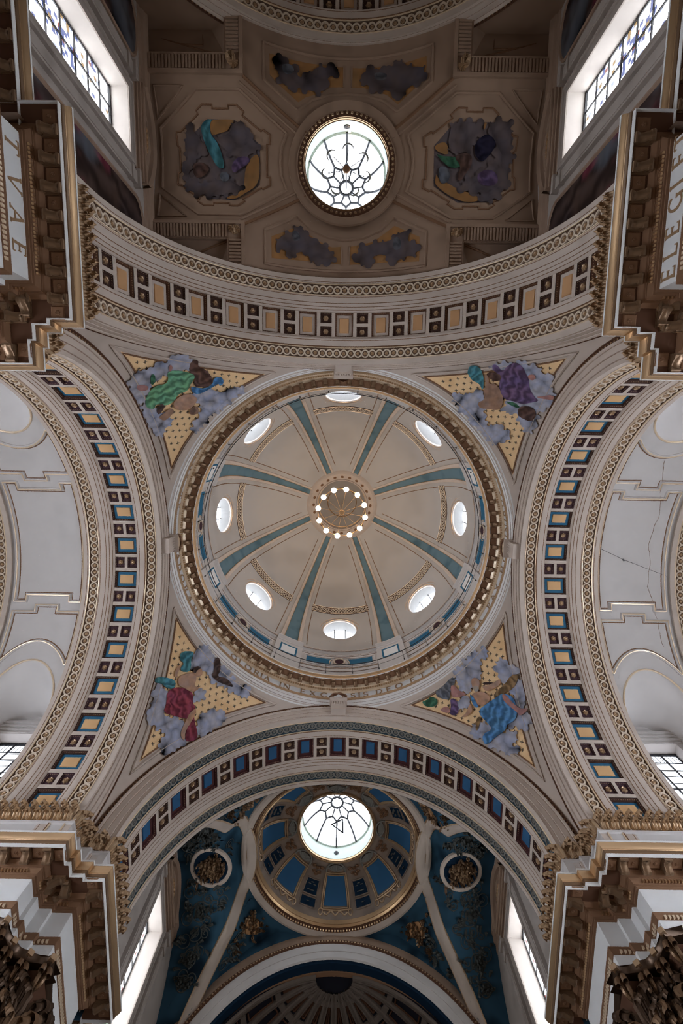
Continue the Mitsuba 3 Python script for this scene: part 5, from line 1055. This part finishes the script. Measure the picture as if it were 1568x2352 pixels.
for k in range(8):
    m = MS @ rz(90+45*k)
    q = put('panel', DPANEL, sd, m); put('gilt_frame', DFR, q, m); put('scroll', EARS, q, m); put('shell_ornament', SHELL, q, m)
    m = MS @ rz(67.5+45*k)
    q = put('small_panel', SMALLP, sd, m); put('frame', SMALLF, q, m); put('ornament', SMALLO, q, m); q = put('lower_panel', SMALLQ, sd, m); put('boss', BOSS, q, m); put('mask', MASK, sd, m)
st_, SF, SM = skylight('skylight', 'round leaded skylight with petal glazing bars in the small blue dome', 0, SC_, 22.7, 23.45, 1.92, 1.86, 1.1,
    [('gilt_moulding', [(2.12, 22.7), (2.08, 22.58), (2.02, 22.6), (2.0, 22.66), (1.96, 22.62), (1.93, 22.72), (1.92, 22.8)], 'gilt')], L_SKY*.9, 1)
tg = thing('hanging_triangle', 'dark open triangle hanging under the lower skylight', 'ornament')
tp = [np.array(p) for p in ((-.22, -.10, 23.1), (.36, -.42, 23.1), (.40, .40, 23.1))]
put('bar', shape(join(*[tube([a, (a+b_)/2, b_], .035, 5) for a, b_ in ((tp[0], tp[1]), (tp[1], tp[2]), (tp[2], tp[0]))]), 'iron'), tg, SM @ tr(-.05, .3, 0))
put('wire', shape(tube([(.1, 0, 23.12), (.05, -.15, 23.8), (0, -.3, 24.4)], .012, 4), 'iron'), tg, SM @ tr(-.05, .3, 0))
# gilded reliefs on the blue vault
def relief(seed, w, h, n):
    """A cluster of gilded strapwork and leaves in a local plane (x, y), z up from the ground."""
    rng = np.random.default_rng(seed); ms = []
    for _ in range(n):
        x, y = rng.normal(0, w*.42), rng.normal(0, h*.42); a = rng.random()*6.28
        ms.append(move(leaf(.16+.14*rng.random(), .12, .12), frame((x, y, .02), (0, 0, 1), (-math.sin(a), math.cos(a), 0), (math.cos(a), math.sin(a), 0))))
        if rng.random() < .4: ms.append(tube([(x+.1*(1-t*.6)*math.cos(a+t*9), y+.1*(1-t*.6)*math.sin(a+t*9), .05) for t in np.linspace(0, 1, 14)], .022, 5))
    return join(*ms)
def on_vault(x, y, turn=0.0, d=0.0):
    e = .05; o = SS_([(x, y)], d)[0]
    gx = SS_([(x+e, y)], d)[0]-o; gy = SS_([(x, y+e)], d)[0]-o; n = unit(np.cross(gy, gx)); u = unit(gx - n*(gx @ n)); w = np.cross(n, u)
    c, s = math.cos(turn), math.sin(turn)
    return frame(o, c*u+s*w, -s*u+c*w, n)
plq = shape(join(prism(Polygon(chaikin([(-.27, -.4), (.27, -.4), (.33, -.1), (.27, .1), (.3, .42), (0, .5), (-.3, .42), (-.27, .1), (-.33, -.1)], 1)), .12)), 'ochre_dim', False)
crt = shape(relief(3, .62, .8, 46), 'bronze', 50); crg = shape(relief(5, .5, .7, 16), 'gilt_dull', 50)
for (x, y, s, lab) in ((-4.2, 3.5, .95, 'lower left'), (4.1, 3.6, .95, 'lower right'), (-4.3, -3.0, .9, 'upper left'), (4.4, -3.0, .9, 'upper right')):
    t = thing('cartouche', f'gilded cartouche with leaves on the blue vault, {lab} of the small dome', 'cartouche'); m = on_vault(x, y, math.atan2(-y, -x)-math.pi/2) @ sc(s, s, s)
    put('plaque', plq, t, m); put('leafwork', crt, t, m, kind='stuff'); put('gilt_leafwork', crg, t, m, kind='stuff')
    m2 = on_vault(x*1.13, y*1.13, 0); put('spray', crt, t, m2 @ sc(.38, .38, .5), kind='stuff')
rl = shape(relief(8, .7, .7, 90), 'bronze', 50); rg = shape(relief(9, .5, .5, 40), 'gilt_dull', 50)
for s, lab in ((-1, 'left'), (1, 'right')):
    t = thing('roundel', f'round blue roundel with gilded mask relief, {lab} of the small dome', 'roundel'); m = on_vault(s*6.0, -.05, 0, .06) @ sc(.95, 1.02, 1)
    put('field', shape(grid(np.array([[(r*math.cos(a), r*math.sin(a), z) for r, z in ((.02, .06), (.86, .05))] for a in np.arange(48)*2*math.pi/48]), cu=True), 'deep_blue', True), t, m)
    put('border', shape(grid(np.array([[(r*math.cos(a), r*math.sin(a), z) for r, z in ((.86, .05), (.88, .10), (1.0, .12), (1.04, .1), (1.06, 0))] for a in np.arange(64)*2*math.pi/64]), cu=True), 'plaster', 40), t, m)
    put('leafwork', rl, t, m @ tr(0, 0, .05), kind='stuff'); put('gilt_mask', rg, t, m @ tr(0, 0, .1), kind='stuff')
    for i, (x, y, r) in enumerate(((6.45, 2.05, .5), (6.65, 3.4, .4), (6.8, 3.95, .34), (6.1, -2.1, .35))):
        put('scroll', shape(join(tube([(p[0]*r/.2, p[1]*r/.2, .03) for p in volute(.2)], .03, 5), relief(20+i, r*.9, r*.9, 14)), 'scroll_dim', 50), sn, on_vault(s*x, y, 0))
def scrollwork(seed, spots, r0):
    rng = np.random.default_rng(seed); ms = []
    for x, y in spots:
        r = r0*(.7+.7*rng.random()); a = rng.random()*360
        m = on_vault(x, y, 0) @ rz(a)
        ms.append(move(tube([(q[0]*r/.2, q[1]*r/.2, .03) for q in volute(.2, 1.7, 26)], .022, 4), m))
        for _ in range(3): ms.append(move(leaf(.2+.15*rng.random(), .14, .1), m @ tr(rng.normal(0, .16), rng.normal(0, .16), .02) @ frame((0, 0, 0), (0, 0, 1), (0, 1, 0), (1, 0, 0)) @ rz(0)))
    return join(*ms)
_rg = np.random.default_rng(17)
for s in (1, -1):
    sp = []
    while len(sp) < 46:
        x, y = 4.6+2.5*_rg.random(), -4.2+8.4*_rg.random()
        zz1 = 15+math.sqrt(max(0, 44.6-x*x)); zz2 = 15.41+math.sqrt(max(0, 22.94-y*y))
        if abs(zz1-zz2) < .95 or math.hypot(x, y) < 5.2 or math.hypot(x-6, y) < 1.15 or min(math.hypot(x-a, y-b) for a, b in sp+[(99, 99)]) < .38: continue
        sp.append((x, y))
    put('scrollwork', shape(scrollwork(5+s, [(s*x, y) for x, y in sp], .26), 'scroll_dim', 50), sn, kind='stuff')
# the apse arch and the coffered half dome behind it
ZA = 13.07
def HL(prof, n=96, a0=-math.pi/2, a1=math.pi/2, legs=True):
    a = list(np.linspace(a0, a1, n)); P = [[(r*math.sin(t), y, ZA + r*math.cos(t)) for r, y in prof] for t in a]
    if legs: P = [[(-r, y, FLOOR) for r, y in prof]] + P + [[(r, y, FLOOR) for r, y in prof]]
    return grid(np.array(P))
ap = thing('apse_arch', 'pale round arch at the bottom edge, in front of the dark coffered half dome', 'arch')
put('outer_band', shape(HL([(8.2, 20.2), (7.8, 20.12), (7.5, 20.1)]), 'plaster_nave', 40), ap)
b = put('bead_moulding', shape(HL([(7.5, 20.1), (7.47, 20.02), (7.35, 20.02), (7.32, 20.06)]), 'umber', 40), ap)
put('bead', shape(join(*[move((OCT[0]*np.array([.05, .04, .045]), OCT[1]), tr(7.41*math.sin(t), 20.0, ZA+7.41*math.cos(t)) @ ry(t)) for t in np.radians(np.arange(-90, 90.1, 1.15))]), 'gilt_dull', False), b, kind='stuff')
put('face', shape(HL([(7.32, 20.06), (7.25, 20.02), (6.98, 20.04), (6.97, 20.07), (6.7, 20.08), (6.64, 20.14)]), 'plaster_cool', 40), ap)
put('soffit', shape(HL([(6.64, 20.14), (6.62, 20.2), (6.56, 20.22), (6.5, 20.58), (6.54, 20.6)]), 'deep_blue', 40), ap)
put('inner_moulding', shape(HL([(6.56, 20.58), (6.47, 20.62), (6.42, 20.8), (6.46, 20.86)]), 'umber_light', 40), ap)
put('wall_sanctuary_far', shape(spandrel(20.14, 7.75, ZA), 'sanct_blue', False), label='blue wall above the apse arch', cat='wall', kind='structure')
put('wall_sanctuary_near', shape(spandrel(11.39, 7.0, ZS), 'sanct_blue', False), label='wall over the near arch of the blue bay', cat='wall', kind='structure')
RA_, YA = 6.45, 20.8
def AD(az, el, d=0.0):
    az, el = np.radians(az), np.radians(el); r = RA_-d
    return np.stack([r*np.cos(el)*np.cos(az), YA + r*np.cos(el)*np.sin(az)*.9, ZA + r*np.sin(el)], -1)
hd = thing('apse_half_dome', 'dark coffered half dome behind the apse arch at the bottom edge of the picture', 'half dome')
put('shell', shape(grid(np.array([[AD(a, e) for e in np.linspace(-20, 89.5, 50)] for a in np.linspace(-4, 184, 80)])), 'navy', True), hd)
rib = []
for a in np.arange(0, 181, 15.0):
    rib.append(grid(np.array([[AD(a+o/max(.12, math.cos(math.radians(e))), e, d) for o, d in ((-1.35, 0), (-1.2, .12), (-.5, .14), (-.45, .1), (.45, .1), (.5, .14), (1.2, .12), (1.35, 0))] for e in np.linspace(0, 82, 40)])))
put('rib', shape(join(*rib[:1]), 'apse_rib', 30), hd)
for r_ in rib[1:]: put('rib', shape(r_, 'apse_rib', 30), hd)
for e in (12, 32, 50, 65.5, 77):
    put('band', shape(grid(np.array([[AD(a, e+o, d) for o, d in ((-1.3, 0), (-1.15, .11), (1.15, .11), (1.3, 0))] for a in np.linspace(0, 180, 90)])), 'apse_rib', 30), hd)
for a in np.arange(0, 180, 15.0):
    for e0, e1 in ((14.4, 29.6), (34.4, 47.6), (52.4, 63), (68, 74.8)):
        k = 1/math.cos(math.radians((e0+e1)/2)); p = 1.9*k; q0, q1 = a+p, a+15-p
        c = [(q0, e0), (q1, e0), (q1, e1), (q0, e1)]; pts = []
        for i in range(4):
            for t in np.linspace(0, 1, 6)[:-1]: pts.append(AD(c[i][0]+(c[(i+1) % 4][0]-c[i][0])*t, c[i][1]+(c[(i+1) % 4][1]-c[i][1])*t, .03))
        put('coffer', shape(tube(pts, .045, 4, True), 'umber', 30), hd)
# ================================================================ floor and the walls that close the building
FL = np.array([(-19, -26, FLOOR), (19, -26, FLOOR), (19, 28, FLOOR), (-19, 28, FLOOR)])
put('floor', shape((FL, np.array([[0, 1, 2], [0, 2, 3]])), 'marble', False), label='marble floor of the church', cat='floor', kind='structure')
def quadwall(key, a, b, z0, z1, mat, lab): 
    v = np.array([(a[0], a[1], z0), (b[0], b[1], z0), (b[0], b[1], z1), (a[0], a[1], z1)])
    put(key, shape((v, np.array([[0, 1, 2], [0, 2, 3]])), mat, False), label=lab, cat='wall', kind='structure')
quadwall('wall_nave_end', (-8.4, -24.6), (8.4, -24.6), FLOOR, 21.5, 'plaster_nave', 'wall closing the nave beyond the far arch')
for sx, s in ((-1, 'left'), (1, 'right')):
    quadwall(f'wall_nave_end_{s}', (sx*7.0, -24.6), (sx*7.0, -20.1), FLOOR, 13.4, 'plaster_nave', f'{s} nave wall beyond the far arch')
    for sy, t in ((-1, 'upper'), (1, 'lower')):
        quadwall(f'wall_transept_{s}_{t}_end', (sx*14.4, sy*7.0), (sx*18.4, sy*7.0), FLOOR, 13.4, 'plaster_cool', f'{t} wall at the far end of the {s} arm')
v, f = lathe([(6.45, FLOOR), (6.45, ZA+.2)], 40, 0, math.pi)
put('wall_apse', shape((v*np.array([1, .9, 1])+np.array([0, 20.8, 0]), f), 'plaster_cool', False), label='curved wall of the apse', cat='wall', kind='structure')
